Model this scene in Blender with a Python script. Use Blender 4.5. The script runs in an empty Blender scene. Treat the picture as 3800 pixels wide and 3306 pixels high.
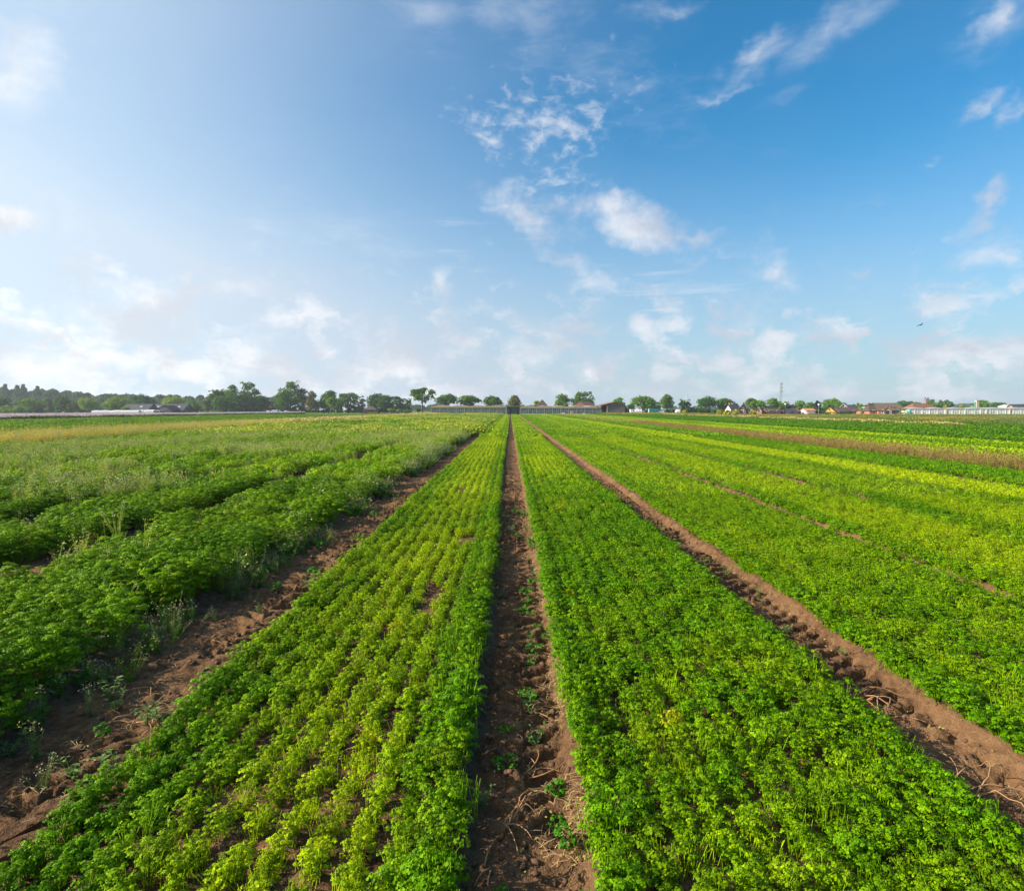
import bpy, math, random
import numpy as np
from mathutils import Vector, Matrix

# ------------------------------------------------------------------ camera, sun, sky
C = bpy.context.scene.collection
scene = bpy.context.scene
PI = math.pi
R = math.radians
H = 2.2                                   # eye height
F = 2264.0                                # focal length in photo pixels
cam = bpy.data.cameras.new("camera")
cam.sensor_width = 36.0
cam.lens = 36.0 * F / 3800.0
cam.clip_start = 0.05
cam.clip_end = 6000
cam_ob = bpy.data.objects.new("camera", cam)
C.objects.link(cam_ob)
PITCH, YAW = R(3.41), R(0.18)
cam_ob.location = (0, 0, H)
cam_ob.rotation_euler = (R(90) - PITCH, 0, -YAW)
scene.camera = cam_ob

SUN_EL, SUN_AZ = R(29), R(-97)            # azimuth from +Y, clockwise positive (to +X)
sdir = Vector((math.sin(SUN_AZ) * math.cos(SUN_EL), math.cos(SUN_AZ) * math.cos(SUN_EL), math.sin(SUN_EL)))
sun = bpy.data.lights.new("sun", 'SUN')
sun.energy = 5.0
sun.angle = R(0.5)
sun.color = (1.0, 0.88, 0.70)
sun_ob = bpy.data.objects.new("sun", sun)
sun_ob.rotation_euler = (-sdir).to_track_quat('-Z', 'Y').to_euler()
C.objects.link(sun_ob)

scene.view_settings.view_transform = 'Standard'
scene.view_settings.look = 'None'
scene.view_settings.gamma = 1.0
scene.view_settings.exposure = 1.05
scene.cycles.max_bounces = 6
scene.cycles.diffuse_bounces = 3
scene.cycles.transmission_bounces = 3
scene.cycles.volume_bounces = 0
scene.cycles.use_denoising = True
scene.cycles.denoising_prefilter = 'ACCURATE'

def ray(px, py):
    """world direction through a photo pixel"""
    u, v = (px - 1900) / F, (1653 - py) / F
    d = Vector((u, 1.0, v)).normalized()
    d = Matrix.Rotation(-PITCH, 3, 'X') @ d
    d = Matrix.Rotation(-YAW, 3, 'Z') @ d
    return d

def azel(px, py):
    d = ray(px, py)
    return math.atan2(d.x, d.y), math.asin(d.z)

world = bpy.data.worlds.new("World")
scene.world = world
world.use_nodes = True
WT = world.node_tree
WT.nodes.clear()

class NT:
    """small node helper"""
    def __init__(self, tree): self.t = tree
    def n(self, typ, **kw):
        o = self.t.nodes.new(typ)
        for k, v in kw.items(): setattr(o, k, v)
        return o
    def link(self, a, b): self.t.links.new(a, b)
    def val(self, sock, v):
        if isinstance(v, bpy.types.NodeSocket): self.t.links.new(v, sock)
        else: sock.default_value = v
    def math(self, op, a, b=None, c=None, clamp=False):
        o = self.n('ShaderNodeMath', operation=op, use_clamp=clamp)
        self.val(o.inputs[0], a)
        if b is not None: self.val(o.inputs[1], b)
        if c is not None: self.val(o.inputs[2], c)
        return o.outputs[0]
    def vmath(self, op, a, b=None, out=0):
        o = self.n('ShaderNodeVectorMath', operation=op)
        self.val(o.inputs[0], a)
        if b is not None: self.val(o.inputs[1], b)
        return o.outputs[out]
    def mix(self, f, a, b, blend='MIX'):
        o = self.n('ShaderNodeMix', data_type='RGBA', blend_type=blend)
        self.val(o.inputs[0], f); self.val(o.inputs[6], a); self.val(o.inputs[7], b)
        return o.outputs[2]
    def mapr(self, v, a, b, c=0.0, d=1.0, smooth=True):
        o = self.n('ShaderNodeMapRange', interpolation_type='SMOOTHSTEP' if smooth else 'LINEAR')
        self.val(o.inputs[0], v); self.val(o.inputs[1], a); self.val(o.inputs[2], b)
        self.val(o.inputs[3], c); self.val(o.inputs[4], d)
        return o.outputs[0]
    def noise(self, vec, scale, detail=4.0, rough=0.55, dist=0.0, out=0):
        o = self.n('ShaderNodeTexNoise')
        if vec is not None: self.link(vec, o.inputs['Vector'])
        o.inputs['Scale'].default_value = scale
        o.inputs['Detail'].default_value = detail
        o.inputs['Roughness'].default_value = rough
        o.inputs['Distortion'].default_value = dist
        return o.outputs[out]
    def mapping(self, vec, loc=(0, 0, 0), rot=(0, 0, 0), scale=(1, 1, 1), typ='POINT'):
        o = self.n('ShaderNodeMapping', vector_type=typ)
        self.link(vec, o.inputs['Vector'])
        o.inputs['Location'].default_value = loc
        o.inputs['Rotation'].default_value = rot
        o.inputs['Scale'].default_value = scale
        return o.outputs[0]

w = NT(WT)
sky = w.n('ShaderNodeTexSky', sky_type='NISHITA')
sky.sun_disc = False
sky.sun_elevation = SUN_EL
sky.sun_rotation = SUN_AZ
sky.altitude = 0
sky.air_density = 1.0
sky.dust_density = 0.6
sky.ozone_density = 2.2
tc = w.n('ShaderNodeTexCoord').outputs['Generated']
sep = w.n('ShaderNodeSeparateXYZ')
w.link(tc, sep.inputs[0])
az = w.math('ARCTAN2', sep.outputs[0], sep.outputs[1])
el = w.math('ARCSINE', sep.outputs[2])
comb = w.n('ShaderNodeCombineXYZ')
w.link(az, comb.inputs[0]); w.link(el, comb.inputs[1])
ae = comb.outputs[0]
wn1 = w.noise(w.mapping(ae, scale=(1.0, 1.3, 1)), 7.0, 3, 0.55, out=1)
wn2 = w.noise(w.mapping(ae, loc=(3, 1, 0), scale=(1.0, 1.3, 1)), 32.0, 4, 0.6, out=1)
aew = w.vmath('ADD', ae, w.vmath('MULTIPLY', w.vmath('SUBTRACT', wn1, (.5, .5, .5)), (0.11, 0.075, 0)))
aew = w.vmath('ADD', aew, w.vmath('MULTIPLY', w.vmath('SUBTRACT', wn2, (.5, .5, .5)), (0.05, 0.04, 0)))
K = 3800.0 / 2060.0                       # display pixels -> photo pixels

def blob_group(blobs, noise_sock, amp, src=aew):
    """soft ellipses on the sky sphere, roughened by noise; (x, y, rx, ry, tilt, strength) in display pixels of the photo"""
    acc = None
    for (x, y, rx, ry, tilt, s) in blobs:
        a, e = azel(x * K, y * K)
        # local scale of azimuth/elevation against pixels
        a2, _ = azel((x + 5) * K, y * K); _, e2 = azel(x * K, (y - 5) * K)
        sx = max(abs(a2 - a) / 5, 1e-6) * rx; sy = max(abs(e2 - e) / 5, 1e-6) * ry
        m = w.mapping(src, loc=(a, e, 0), rot=(0, 0, R(tilt)), scale=(sx, sy, 1), typ='TEXTURE')
        r = w.vmath('LENGTH', m, out=1)
        v = w.math('MULTIPLY_ADD', r, -s, s)          # s*(1-r)
        acc = v if acc is None else w.math('MAXIMUM', acc, v)
    acc = w.math('MAXIMUM', acc, -1.0)
    return w.math('MULTIPLY_ADD', w.math('SUBTRACT', noise_sock, 0.5), amp, acc)

# thin veil of high cloud and haze, thickest towards the sun and the horizon
hz = w.mapr(el, 0.0, 0.48, 1.0, 0.0)
hz = w.math('POWER', hz, 1.35)
left = w.mapr(az, -0.95, 0.55, 1.0, 0.0)
left = w.math('POWER', left, 1.6)
veil_n = w.noise(w.mapping(ae, scale=(1.0, 2.2, 1)), 2.2, 5, 0.55)
veil = w.math('ADD', w.math('MULTIPLY', left, 0.84), w.math('MULTIPLY', hz, 0.80))
veil = w.math('ADD', veil, w.math('MULTIPLY', w.math('SUBTRACT', veil_n, 0.5), 0.22))
veil = w.math('MINIMUM', w.math('MAXIMUM', veil, 0.0), 0.93)

nA = w.noise(w.mapping(ae, scale=(1.0, 1.25, 1)), 9.0, 8, 0.62)                       # cumulus
nB = w.noise(w.mapping(ae, rot=(0, 0, R(-20)), scale=(0.8, 2.6, 1)), 9.0, 7, 0.62, 0.3)   # cirrus
nC = w.noise(w.mapping(ae, rot=(0, 0, R(30)), scale=(1.0, 1.7, 1)), 34.0, 5, 0.6, 0.3)     # mackerel
nH = w.noise(w.mapping(ae, rot=(0, 0, R(-3)), scale=(0.5, 7.0, 1)), 9.0, 6, 0.6, 0.2)  # flat streaks

gA = blob_group([
    (1300, 440, 120, 62, -22, 1.1), (1240, 400, 60, 40, 0, 0.9), (1380, 470, 60, 26, -15, 0.8),
    (1060, 430, 110, 48, -28, 0.72), (1010, 405, 50, 22, 0, .6), (1150, 400, 90, 30, 0, .5), (1140, 525, 60, 30, -25, 0.62), (1180, 570, 55, 18, 0, 0.42),
    (883, 577, 26, 34, -20, 0.62), (1290, 668, 40, 34, -20, 0.9), (1450, 722, 44, 32, 0, 1.05),
    (1110, 675, 90, 34, -25, 0.6), (1050, 716, 60, 26, 0, 0.72), (1568, 683, 40, 22, -10, 0.75), (1710, 690, 36, 28, 0, 0.72),
    (1560, 555, 52, 36, 0, 0.5), (1370, 716, 48, 20, 0, 0.5), (1500, 752, 66, 18, 12, 0.62), (1610, 755, 80, 16, 0, 0.55), (1340, 750, 50, 18, 0, .5),
    (1460, 630, 100, 40, -10, 0.42), (1980, 700, 100, 30, 0, 0.75), (1930, 735, 70, 16, 0, 0.45), (2010, 505, 80, 34, -10, 0.5),
    (1980, 400, 80, 26, 30, 0.85), (1860, 325, 44, 17, 25, 0.6), (1970, 225, 66, 30, 35, 0.62), (2040, 230, 40, 28, 30, .45), (2030, 30, 60, 40, 30, .5),
    (20, 425, 92, 40, -6, 1.3), (330, 600, 110, 60, 0, 0.95), (500, 580, 70, 34, 0, 0.72), (240, 650, 170, 46, 0, 0.75),
    (90, 645, 110, 40, 0, 0.72), (550, 645, 60, 20, 0, .5), (480, 705, 70, 34, 0, 0.66), (100, 720, 220, 44, 0, 0.8), (330, 740, 260, 30, 0, .6), (650, 745, 160, 26, 0, .5), (800, 740, 90, 24, 0, .42),
    (985, 505, 26, 18, 0, .4), (30, 90, 110, 130, -45, .30), (830, 690, 120, 26, 0, .32), (1200, 745, 70, 20, 0, .4),
], nA, 2.3)
gB = blob_group([
    (1050, 30, 130, 80, -15, 0.62), (870, 35, 60, 55, 0, 0.42), (1350, 10, 90, 22, 0, 0.5), (1530, 88, 75, 26, 18, 0.85),
    (1690, 50, 150, 40, 30, 0.5), (1445, 180, 66, 14, 8, 0.72), (1500, 130, 130, 26, 20, 0.45), (1240, 160, 120, 50, -30, 0.22),
    (2020, 20, 90, 60, 30, .3), (700, 465, 90, 30, 0, .18), (50, 110, 90, 120, -40, .45),
], nB, 2.2)
gC = blob_group([
    (1100, 265, 120, 70, -12, 0.74), (985, 270, 75, 36, -35, 0.62), (1170, 235, 60, 60, 0, 0.5), (1110, 360, 80, 40, 0, 0.34), (1150, 190, 90, 50, 0, .26),
], nC, 3.0)
gD = blob_group([
    (1370, 583, 150, 20, 2, 0.62), (1330, 622, 90, 9, 4, 0.7), (930, 445, 110, 12, 4, 0.42), (1330, 550, 120, 20, 0, 0.3), (1080, 460, 90, 30, -10, .3), (890, 530, 80, 20, 0, .24), (1760, 620, 70, 10, -8, .35),
], nH, 2.4, ae)
# low broken cloud along the horizon
nG = w.noise(w.mapping(aew, scale=(1.0, 1.7, 1)), 14.0, 8, 0.58)
band = w.math('MULTIPLY', w.mapr(el, 0.34, 0.05), w.mapr(el, -0.01, 0.02))
gG = w.math('ADD', w.math('MULTIPLY', w.math('SUBTRACT', nG, 0.56), 3.2), w.math('MULTIPLY', band, 0.50))
dG = w.math('MULTIPLY', w.mapr(gG, 0.05, 0.75), band)
dA = w.mapr(gA, -0.15, 1.0)
dB = w.mapr(gB, -0.25, 1.5)
dC = w.mapr(gC, -0.05, 1.3)
dD = w.mapr(gD, 0.10, 0.85)

hs = w.n('ShaderNodeHueSaturation')
w.link(sky.outputs[0], hs.inputs['Color'])
hs.inputs['Saturation'].default_value = 1.25
hs.inputs['Hue'].default_value = 0.497
hs.inputs['Value'].default_value = 1.0
col = w.vmath('MULTIPLY', hs.outputs[0], (0.52, 1.26, 1.34))
VEIL = (5.7, 6.7, 7.7, 1)
veil_far = (3.9, 4.3, 5.2, 1)
vcol = w.mix(left, veil_far, VEIL)
col = w.mix(veil, col, vcol)
# cloud colours: sunlit tops towards the sun, greyer inside and below
shade = w.mapr(w.noise(w.mapping(ae, loc=(0.02, 0.035, 0), scale=(1.0, 1.35, 1)), 8.0, 6, 0.6), 0.40, 0.60)
lit = w.mix(left, (6.4, 6.5, 6.9, 1), (9.0, 8.9, 8.8, 1))
grey = w.mix(left, (4.5, 4.75, 5.5, 1), (5.9, 6.0, 6.3, 1))
ccol = w.mix(shade, grey, lit)
col = w.mix(w.math('MULTIPLY', dG, 0.85), col, ccol)
col = w.mix(w.math('MULTIPLY', dD, 0.42), col, lit)
col = w.mix(w.math('MULTIPLY', dC, 0.62), col, lit)
col = w.mix(w.math('MULTIPLY', dB, 0.55), col, lit)
col = w.mix(w.math('MULTIPLY', dA, 0.80), col, ccol)
bg = w.n('ShaderNodeBackground')
w.link(col, bg.inputs['Color'])
bg.inputs['Strength'].default_value = 0.066
wo = w.n('ShaderNodeOutputWorld')
w.link(bg.outputs[0], wo.inputs['Surface'])
world.cycles.sampling_method = 'MANUAL'
world.cycles.sample_map_resolution = 512

# ------------------------------------------------------------------ helpers
rng = np.random.default_rng(7)
random.seed(7)

def tag(o, label=None, cat=None, group=None, kind=None):
    if label: o['label'] = label
    if cat: o['category'] = cat
    if group: o['group'] = group
    if kind: o['kind'] = kind
    return o

def empty(name, loc, rz=0.0):
    o = bpy.data.objects.new(name, None)
    o.empty_display_size = 0.3
    o.location = loc
    o.rotation_euler = (0, 0, rz)
    C.objects.link(o)
    return o

def mesh_np(name, V, faces, mats=(), midx=None, smooth=False, attrs=None):
    """faces: list of int arrays (n,k); midx: list of ints or arrays, one per face array"""
    me = bpy.data.meshes.new(name)
    V = np.asarray(V, np.float32)
    me.vertices.add(len(V))
    me.vertices.foreach_set('co', V.ravel())
    faces = [np.asarray(f, np.int32) for f in faces if len(f)]
    nl = sum(f.size for f in faces); npoly = sum(len(f) for f in faces)
    me.loops.add(nl); me.polygons.add(npoly)
    me.loops.foreach_set('vertex_index', np.concatenate([f.ravel() for f in faces]))
    tot = np.concatenate([np.full(len(f), f.shape[1], np.int32) for f in faces])
    st = np.zeros(npoly, np.int32); st[1:] = np.cumsum(tot)[:-1]
    me.polygons.foreach_set('loop_start', st)
    me.polygons.foreach_set('loop_total', tot)
    for m in mats: me.materials.append(m)
    if midx is not None:
        mi = np.concatenate([np.full(len(f), m, np.int32) if np.isscalar(m) else np.asarray(m, np.int32) for f, m in zip(faces, midx)])
        me.polygons.foreach_set('material_index', mi)
    if smooth: me.polygons.foreach_set('use_smooth', np.ones(npoly, bool))
    if attrs:
        for k, a in attrs.items():
            at = me.attributes.new(k, 'FLOAT', 'POINT')
            at.data.foreach_set('value', np.asarray(a, np.float32))
    me.update(calc_edges=True)
    return me

def link(name, me, parent=None, loc=None, rz=0.0):
    o = bpy.data.objects.new(name, me)
    C.objects.link(o)
    if parent: o.parent = parent
    if loc is not None: o.location = loc
    o.rotation_euler = (0, 0, rz)
    return o

class MB:
    """collects simple shapes into one mesh"""
    def __init__(s): s.v = []; s.f = []
    def add(s, vs, fs):
        b = len(s.v); s.v += [tuple(p) for p in vs]; s.f += [tuple(b + i for i in f) for f in fs]; return s
    def box(s, x0, x1, y0, y1, z0, z1):
        return s.add([(x0, y0, z0), (x1, y0, z0), (x1, y1, z0), (x0, y1, z0), (x0, y0, z1), (x1, y0, z1), (x1, y1, z1), (x0, y1, z1)],
                     [(0, 3, 2, 1), (4, 5, 6, 7), (0, 1, 5, 4), (1, 2, 6, 5), (2, 3, 7, 6), (3, 0, 4, 7)])
    def tube(s, pts, rad, n=6, caps=True):
        pts = [Vector(p) for p in pts]
        rs = rad if isinstance(rad, (list, tuple)) else [rad] * len(pts)
        vs = []
        for i, p in enumerate(pts):
            d = (pts[min(i + 1, len(pts) - 1)] - pts[max(i - 1, 0)]).normalized()
            a = d.cross(Vector((0, 0, 1)))
            if a.length < 1e-3: a = Vector((1, 0, 0))
            a.normalize(); b = d.cross(a)
            for k in range(n):
                t = 2 * PI * k / n
                vs.append(p + (a * math.cos(t) + b * math.sin(t)) * rs[i])
        fs = [(i * n + k, i * n + (k + 1) % n, (i + 1) * n + (k + 1) % n, (i + 1) * n + k) for i in range(len(pts) - 1) for k in range(n)]
        if caps: fs += [tuple(range(n))[::-1], tuple((len(pts) - 1) * n + k for k in range(n))]
        return s.add(vs, fs)
    def prism(s, poly, y0, y1):
        """polygon in xz extruded along y"""
        n = len(poly)
        vs = [(x, y0, z) for x, z in poly] + [(x, y1, z) for x, z in poly]
        return s.add(vs, [tuple(range(n)), tuple(range(2 * n - 1, n - 1, -1))] + [(i, i + n, (i + 1) % n + n, (i + 1) % n) for i in range(n)])
    def build(s, name, mat, parent=None, loc=None, rz=0.0, smooth=False):
        me = bpy.data.meshes.new(name)
        me.from_pydata(s.v, [], s.f)
        me.materials.append(mat)
        if smooth:
            for p in me.polygons: p.use_smooth = True
        me.update()
        return link(name, me, parent, loc, rz)

def vnoise(x, y, seed=0):
    x = np.asarray(x, float); y = np.asarray(y, float)
    xi = np.floor(x).astype(np.int64); yi = np.floor(y).astype(np.int64)
    fx = x - xi; fy = y - yi
    fx = fx * fx * (3 - 2 * fx); fy = fy * fy * (3 - 2 * fy)
    def h(a, b):
        n = (a * 374761393 + b * 668265263 + seed * 1442695041) & 0x7fffffff
        n = ((n ^ (n >> 13)) * 1274126177) & 0x7fffffff
        n = (n ^ (n >> 16)) & 0xffff
        return n / 65535.0
    return (h(xi, yi) * (1 - fx) + h(xi + 1, yi) * fx) * (1 - fy) + (h(xi, yi + 1) * (1 - fx) + h(xi + 1, yi + 1) * fx) * fy

def fbm(x, y, seed=0, octv=4, gain=0.5):
    s = 0; a = 1; t = 0
    for o in range(octv):
        s = s + a * vnoise(x * 2 ** o + 17.3 * o, y * 2 ** o - 9.1 * o, seed + o); t += a; a *= gain
    return s / t

def sstep(a, b, x):
    t = np.clip((x - a) / (b - a), 0, 1)
    return t * t * (3 - 2 * t)

# ------------------------------------------------------------------ materials
def new_mat(name):
    m = bpy.data.materials.new(name); m.use_nodes = True
    t = m.node_tree; t.nodes.clear()
    return m, NT(t)

def finish(m, n, sh):
    o = n.n('ShaderNodeOutputMaterial'); n.link(sh, o.inputs['Surface']); return m

def plain(name, colr, rough=0.7, var=0.12, scale=3.0, bump=0.0, metal=0.0, spec=0.3):
    m, n = new_mat(name)
    p = n.n('ShaderNodeBsdfPrincipled')
    tcn = n.n('ShaderNodeTexCoord').outputs['Object']
    nz = n.noise(tcn, scale, 5, 0.6)
    c = n.mix(nz, tuple(x * (1 - var * 2) for x in colr) + (1,), tuple(min(1, x * (1 + var * 2)) for x in colr) + (1,))
    n.link(c, p.inputs['Base Color'])
    p.inputs['Roughness'].default_value = rough
    p.inputs['Metallic'].default_value = metal
    p.inputs['Specular IOR Level'].default_value = spec
    if bump:
        b = n.n('ShaderNodeBump'); b.inputs['Strength'].default_value = bump; b.inputs['Distance'].default_value = 0.02
        n.link(nz, b.inputs['Height']); n.link(b.outputs[0], p.inputs['Normal'])
    return finish(m, n, p.outputs[0])

def leaf_mat(name, colr=None, trans=0.35, tcol=(1.25, 1.15, 0.5), gloss=0.05):
    """leaf; colour comes from the instance ('tint') or is fixed, varied by the mesh attribute 'v'"""
    m, n = new_mat(name)
    at = n.n('ShaderNodeAttribute', attribute_name='v', attribute_type='GEOMETRY').outputs['Fac']
    if colr is None:
        base = n.n('ShaderNodeAttribute', attribute_name='tint', attribute_type='INSTANCER').outputs['Color']
    else:
        base = n.n('ShaderNodeRGB').outputs[0]; base.default_value = tuple(colr) + (1,)
    cc = n.n('ShaderNodeCombineXYZ')
    # brighter leaves are also a little yellower
    n.link(n.math('POWER', at, 1.5), cc.inputs[0]); n.link(at, cc.inputs[1]); n.link(n.math('POWER', at, 0.8), cc.inputs[2])
    c = n.vmath('MULTIPLY', base, cc.outputs[0])
    d = n.n('ShaderNodeBsdfDiffuse'); n.link(c, d.inputs['Color'])
    tr = n.n('ShaderNodeBsdfTranslucent'); n.link(n.vmath('MULTIPLY', c, tcol), tr.inputs['Color'])
    g = n.n('ShaderNodeBsdfGlossy'); g.inputs['Roughness'].default_value = 0.45; g.inputs['Color'].default_value = (0.9, 0.95, 0.9, 1)
    mx = n.n('ShaderNodeMixShader'); mx.inputs[0].default_value = trans
    n.link(d.outputs[0], mx.inputs[1]); n.link(tr.outputs[0], mx.inputs[2])
    fr = n.n('ShaderNodeFresnel'); fr.inputs['IOR'].default_value = 1.35
    m2 = n.n('ShaderNodeMixShader'); n.link(n.math('MULTIPLY', fr.outputs[0], gloss * 3), m2.inputs[0])
    n.link(mx.outputs[0], m2.inputs[1]); n.link(g.outputs[0], m2.inputs[2])
    return finish(m, n, m2.outputs[0])

M_leaf = leaf_mat('parsley_leaf')
M_stem = leaf_mat('parsley_stem', None, 0.15, (1.2, 1.15, 0.6))
M_wleaf = leaf_mat('weed_leaf', None, 0.3)
M_white = leaf_mat('white_petal', (0.46, 0.44, 0.28), 0.25, (1, 1, 1), 0.0)
M_yel = leaf_mat('yellow_petal', (0.62, 0.47, 0.02), 0.25, (1, 1, 1), 0.0)
M_lilac = leaf_mat('lilac_petal', (0.56, 0.46, 0.52), 0.25, (1, 1, 1), 0.0)
M_red = leaf_mat('reddish_stem', (0.33, 0.20, 0.09), 0.1, (1, 1, 1), 0.0)
M_cream = leaf_mat('dry_seedhead', (0.44, 0.40, 0.14), 0.2, (1, 1, 1), 0.0)

# soil
def soil_material():
    m, n = new_mat('bare_soil')
    p = n.n('ShaderNodeBsdfPrincipled')
    g = n.n('ShaderNodeNewGeometry').outputs['Position']
    a = n.noise(g, 1.1, 5, 0.6); b = n.noise(g, 14.0, 6, 0.68); c = n.noise(g, 90.0, 3, 0.6)
    col = n.mix(n.mapr(a, 0.35, 0.68), (0.072, 0.038, 0.019, 1), (0.165, 0.092, 0.046, 1))
    col = n.mix(n.mapr(b, 0.35, 0.7, 0, 0.65), col, (0.250, 0.145, 0.074, 1))
    col = n.mix(n.mapr(c, 0.60, 0.74, 0, 0.5), col, (0.33, 0.22, 0.13, 1))
    col = n.mix(n.mapr(c, 0.44, 0.30, 0, 0.5), col, (0.06, 0.032, 0.02, 1))
    n.link(col, p.inputs['Base Color'])
    p.inputs['Roughness'].default_value = 0.95
    p.inputs['Specular IOR Level'].default_value = 0.1
    h = n.math('ADD', n.math('MULTIPLY', b, 0.7), n.math('MULTIPLY', c, 0.3))
    bm = n.n('ShaderNodeBump'); bm.inputs['Strength'].default_value = 1.0; bm.inputs['Distance'].default_value = 0.05
    n.link(h, bm.inputs['Height']); n.link(bm.outputs[0], p.inputs['Normal'])
    return finish(m, n, p.outputs[0])
M_soil = soil_material()

def grass_ground():
    m, n = new_mat('meadow_grass')
    p = n.n('ShaderNodeBsdfPrincipled')
    g = n.n('ShaderNodeNewGeometry').outputs['Position']
    a = n.noise(g, 0.05, 4, 0.6); b = n.noise(g, 1.5, 5, 0.65)
    col = n.mix(n.mapr(a, 0.4, 0.6), (0.06, 0.115, 0.02, 1), (0.15, 0.17, 0.04, 1))
    col = n.mix(n.mapr(b, 0.35, 0.7, 0, 0.6), col, (0.10, 0.16, 0.02, 1))
    n.link(col, p.inputs['Base Color']); p.inputs['Roughness'].default_value = 1.0
    p.inputs['Specular IOR Level'].default_value = 0.05
    return finish(m, n, p.outputs[0])
M_grass = grass_ground()

# ------------------------------------------------------------------ the beds (x ranges, metres)
END = 241.0
FURROWS = [(-2.95, 0.56), (0.075, 0.30), (2.83, 0.30), (5.78, 0.22), (8.58, 0.22), (11.35, 0.2), (14.1, 0.2)]     # centre, half width
BEDS = [(-2.38, -0.20), (0.36, 2.55), (3.12, 5.70), (5.88, 8.48), (8.70, 11.20), (11.55, 13.9), (14.3, 16.9)]

def ground_z(x, y):
    x = np.asarray(x, float); y = np.asarray(y, float)
    z = np.zeros(np.broadcast(x, y).shape)
    near = 1 - sstep(60, 120, y)
    for i, (c, hw) in enumerate(FURROWS[:5]):
        wob = (vnoise(y * 0.5, y * 0 + i, 3) - .5) * 0.10
        d = np.abs(x - c - wob)
        z = z - 0.10 * (1 - sstep(hw * 0.75, hw * 1.35, d))
    fine = 1 - sstep(14, 34, y)
    z = z + (fbm(x * 2.2, y * 2.2, 11, 4) - .5) * 0.07 * near
    z = z + (fbm(x * 11, y * 11, 21, 4, 0.65) - .5) * 0.055 * fine
    # clods
    cl = fbm(x * 7, y * 7, 33, 2)
    z = z + np.maximum(cl - 0.60, 0) * 0.16 * fine
    # tyre lugs
    for c, hwid, ph, strength in ((-2.72, 0.30, 0.0, 1.0), (0.10, 0.25, 0.3, 0.8), (2.86, 0.27, 0.6, 0.9), (5.78, 0.2, 0.1, .7)):
        d = x - c
        m = 1 - sstep(hwid * 0.8, hwid * 1.1, np.abs(d))
        s = np.sign(d)
        t = y / 0.215 + ph + np.where(s > 0, 0.5, 0.0) - np.abs(d) * 2.2
        lug = np.abs((t % 1.0) - 0.5) * 2
        lug = sstep(0.42, 0.62, lug)
        worn = sstep(0.28, 0.52, fbm(x * 1.5, y * 0.8, 51, 2))
        z = z + (lug - 0.5) * 0.075 * m * worn * strength * fine
    return z

def axis(segs):
    out = []
    for a, b, st in segs:
        n = max(1, int(round((b - a) / st)))
        out += list(np.linspace(a, b, n, endpoint=False))
    out.append(segs[-1][1])
    return np.array(out)

xs = axis([(-1500, -300, 150), (-300, -40, 13), (-40, -12, 1.0), (-12, -4.4, 0.25), (-4.4, -3.9, 0.05), (-3.9, -2.1, 0.018), (-2.1, -0.45, 0.045), (-0.45, 0.62, 0.018),
           (0.62, 2.25, 0.045), (2.25, 3.4, 0.018), (3.4, 5.4, 0.06), (5.4, 6.1, 0.03), (6.1, 8.3, .1), (8.3, 8.9, 0.05), (8.9, 16, 0.22), (16, 40, 1.0), (40, 300, 13), (300, 1500, 150)])
ys = axis([(-1500, -100, 140), (-100, -4, 8), (-4, 1.0, 0.4), (1.0, 2.3, .06), (2.3, 11, 0.018), (11, 20, 0.04), (20, 34, 0.09), (34, 60, 0.3), (60, 140, 1.5), (140, END, 6.0), (END, 320, 10), (320, 1500, 118)])
X, Y = np.meshgrid(xs, ys)
Z = ground_z(X, Y)
nx, ny = len(xs), len(ys)
V = np.stack([X.ravel(), Y.ravel(), Z.ravel()], 1)
i, j = np.meshgrid(np.arange(nx - 1), np.arange(ny - 1))
a = (j * nx + i).ravel()
FQ = np.stack([a, a + 1, a + nx + 1, a + nx], 1)
xc = V[FQ[:, 0], 0]; yc = V[FQ[:, 0], 1]
gm = ((yc >= END - 0.01) | (np.abs(xc) > 160) | (yc < -100)).astype(np.int32)
me = mesh_np('ground', V, [FQ], [M_soil, M_grass], [gm], smooth=True)
tag(link('ground', me), kind='structure')

# ------------------------------------------------------------------ plant prototypes (kept out of the scene, used by the scattered ground cover)
def fan(r, rg, k=7, crinkle=0.45):
    """ruffled leaflet lying in xy"""
    t = np.linspace(0, 2 * PI, k, endpoint=False) + rg.uniform(0, 1)
    rr = r * rg.uniform(0.65, 1.15, k)
    z = r * crinkle * np.where(np.arange(k) % 2, 1, -1) * rg.uniform(0.3, 1.2, k)
    V = np.concatenate([[[0, 0, -0.15 * r]], np.stack([rr * np.cos(t), rr * np.sin(t), z], 1)])
    F_ = np.array([(0, 1 + q, 1 + (q + 1) % k) for q in range(k)])
    return V, F_

def frame(nrm, rg):
    nrm = nrm / np.linalg.norm(nrm)
    a = np.cross(nrm, rg.normal(size=3)); a /= np.linalg.norm(a)
    return np.stack([a, np.cross(nrm, a), nrm], 0)

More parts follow.
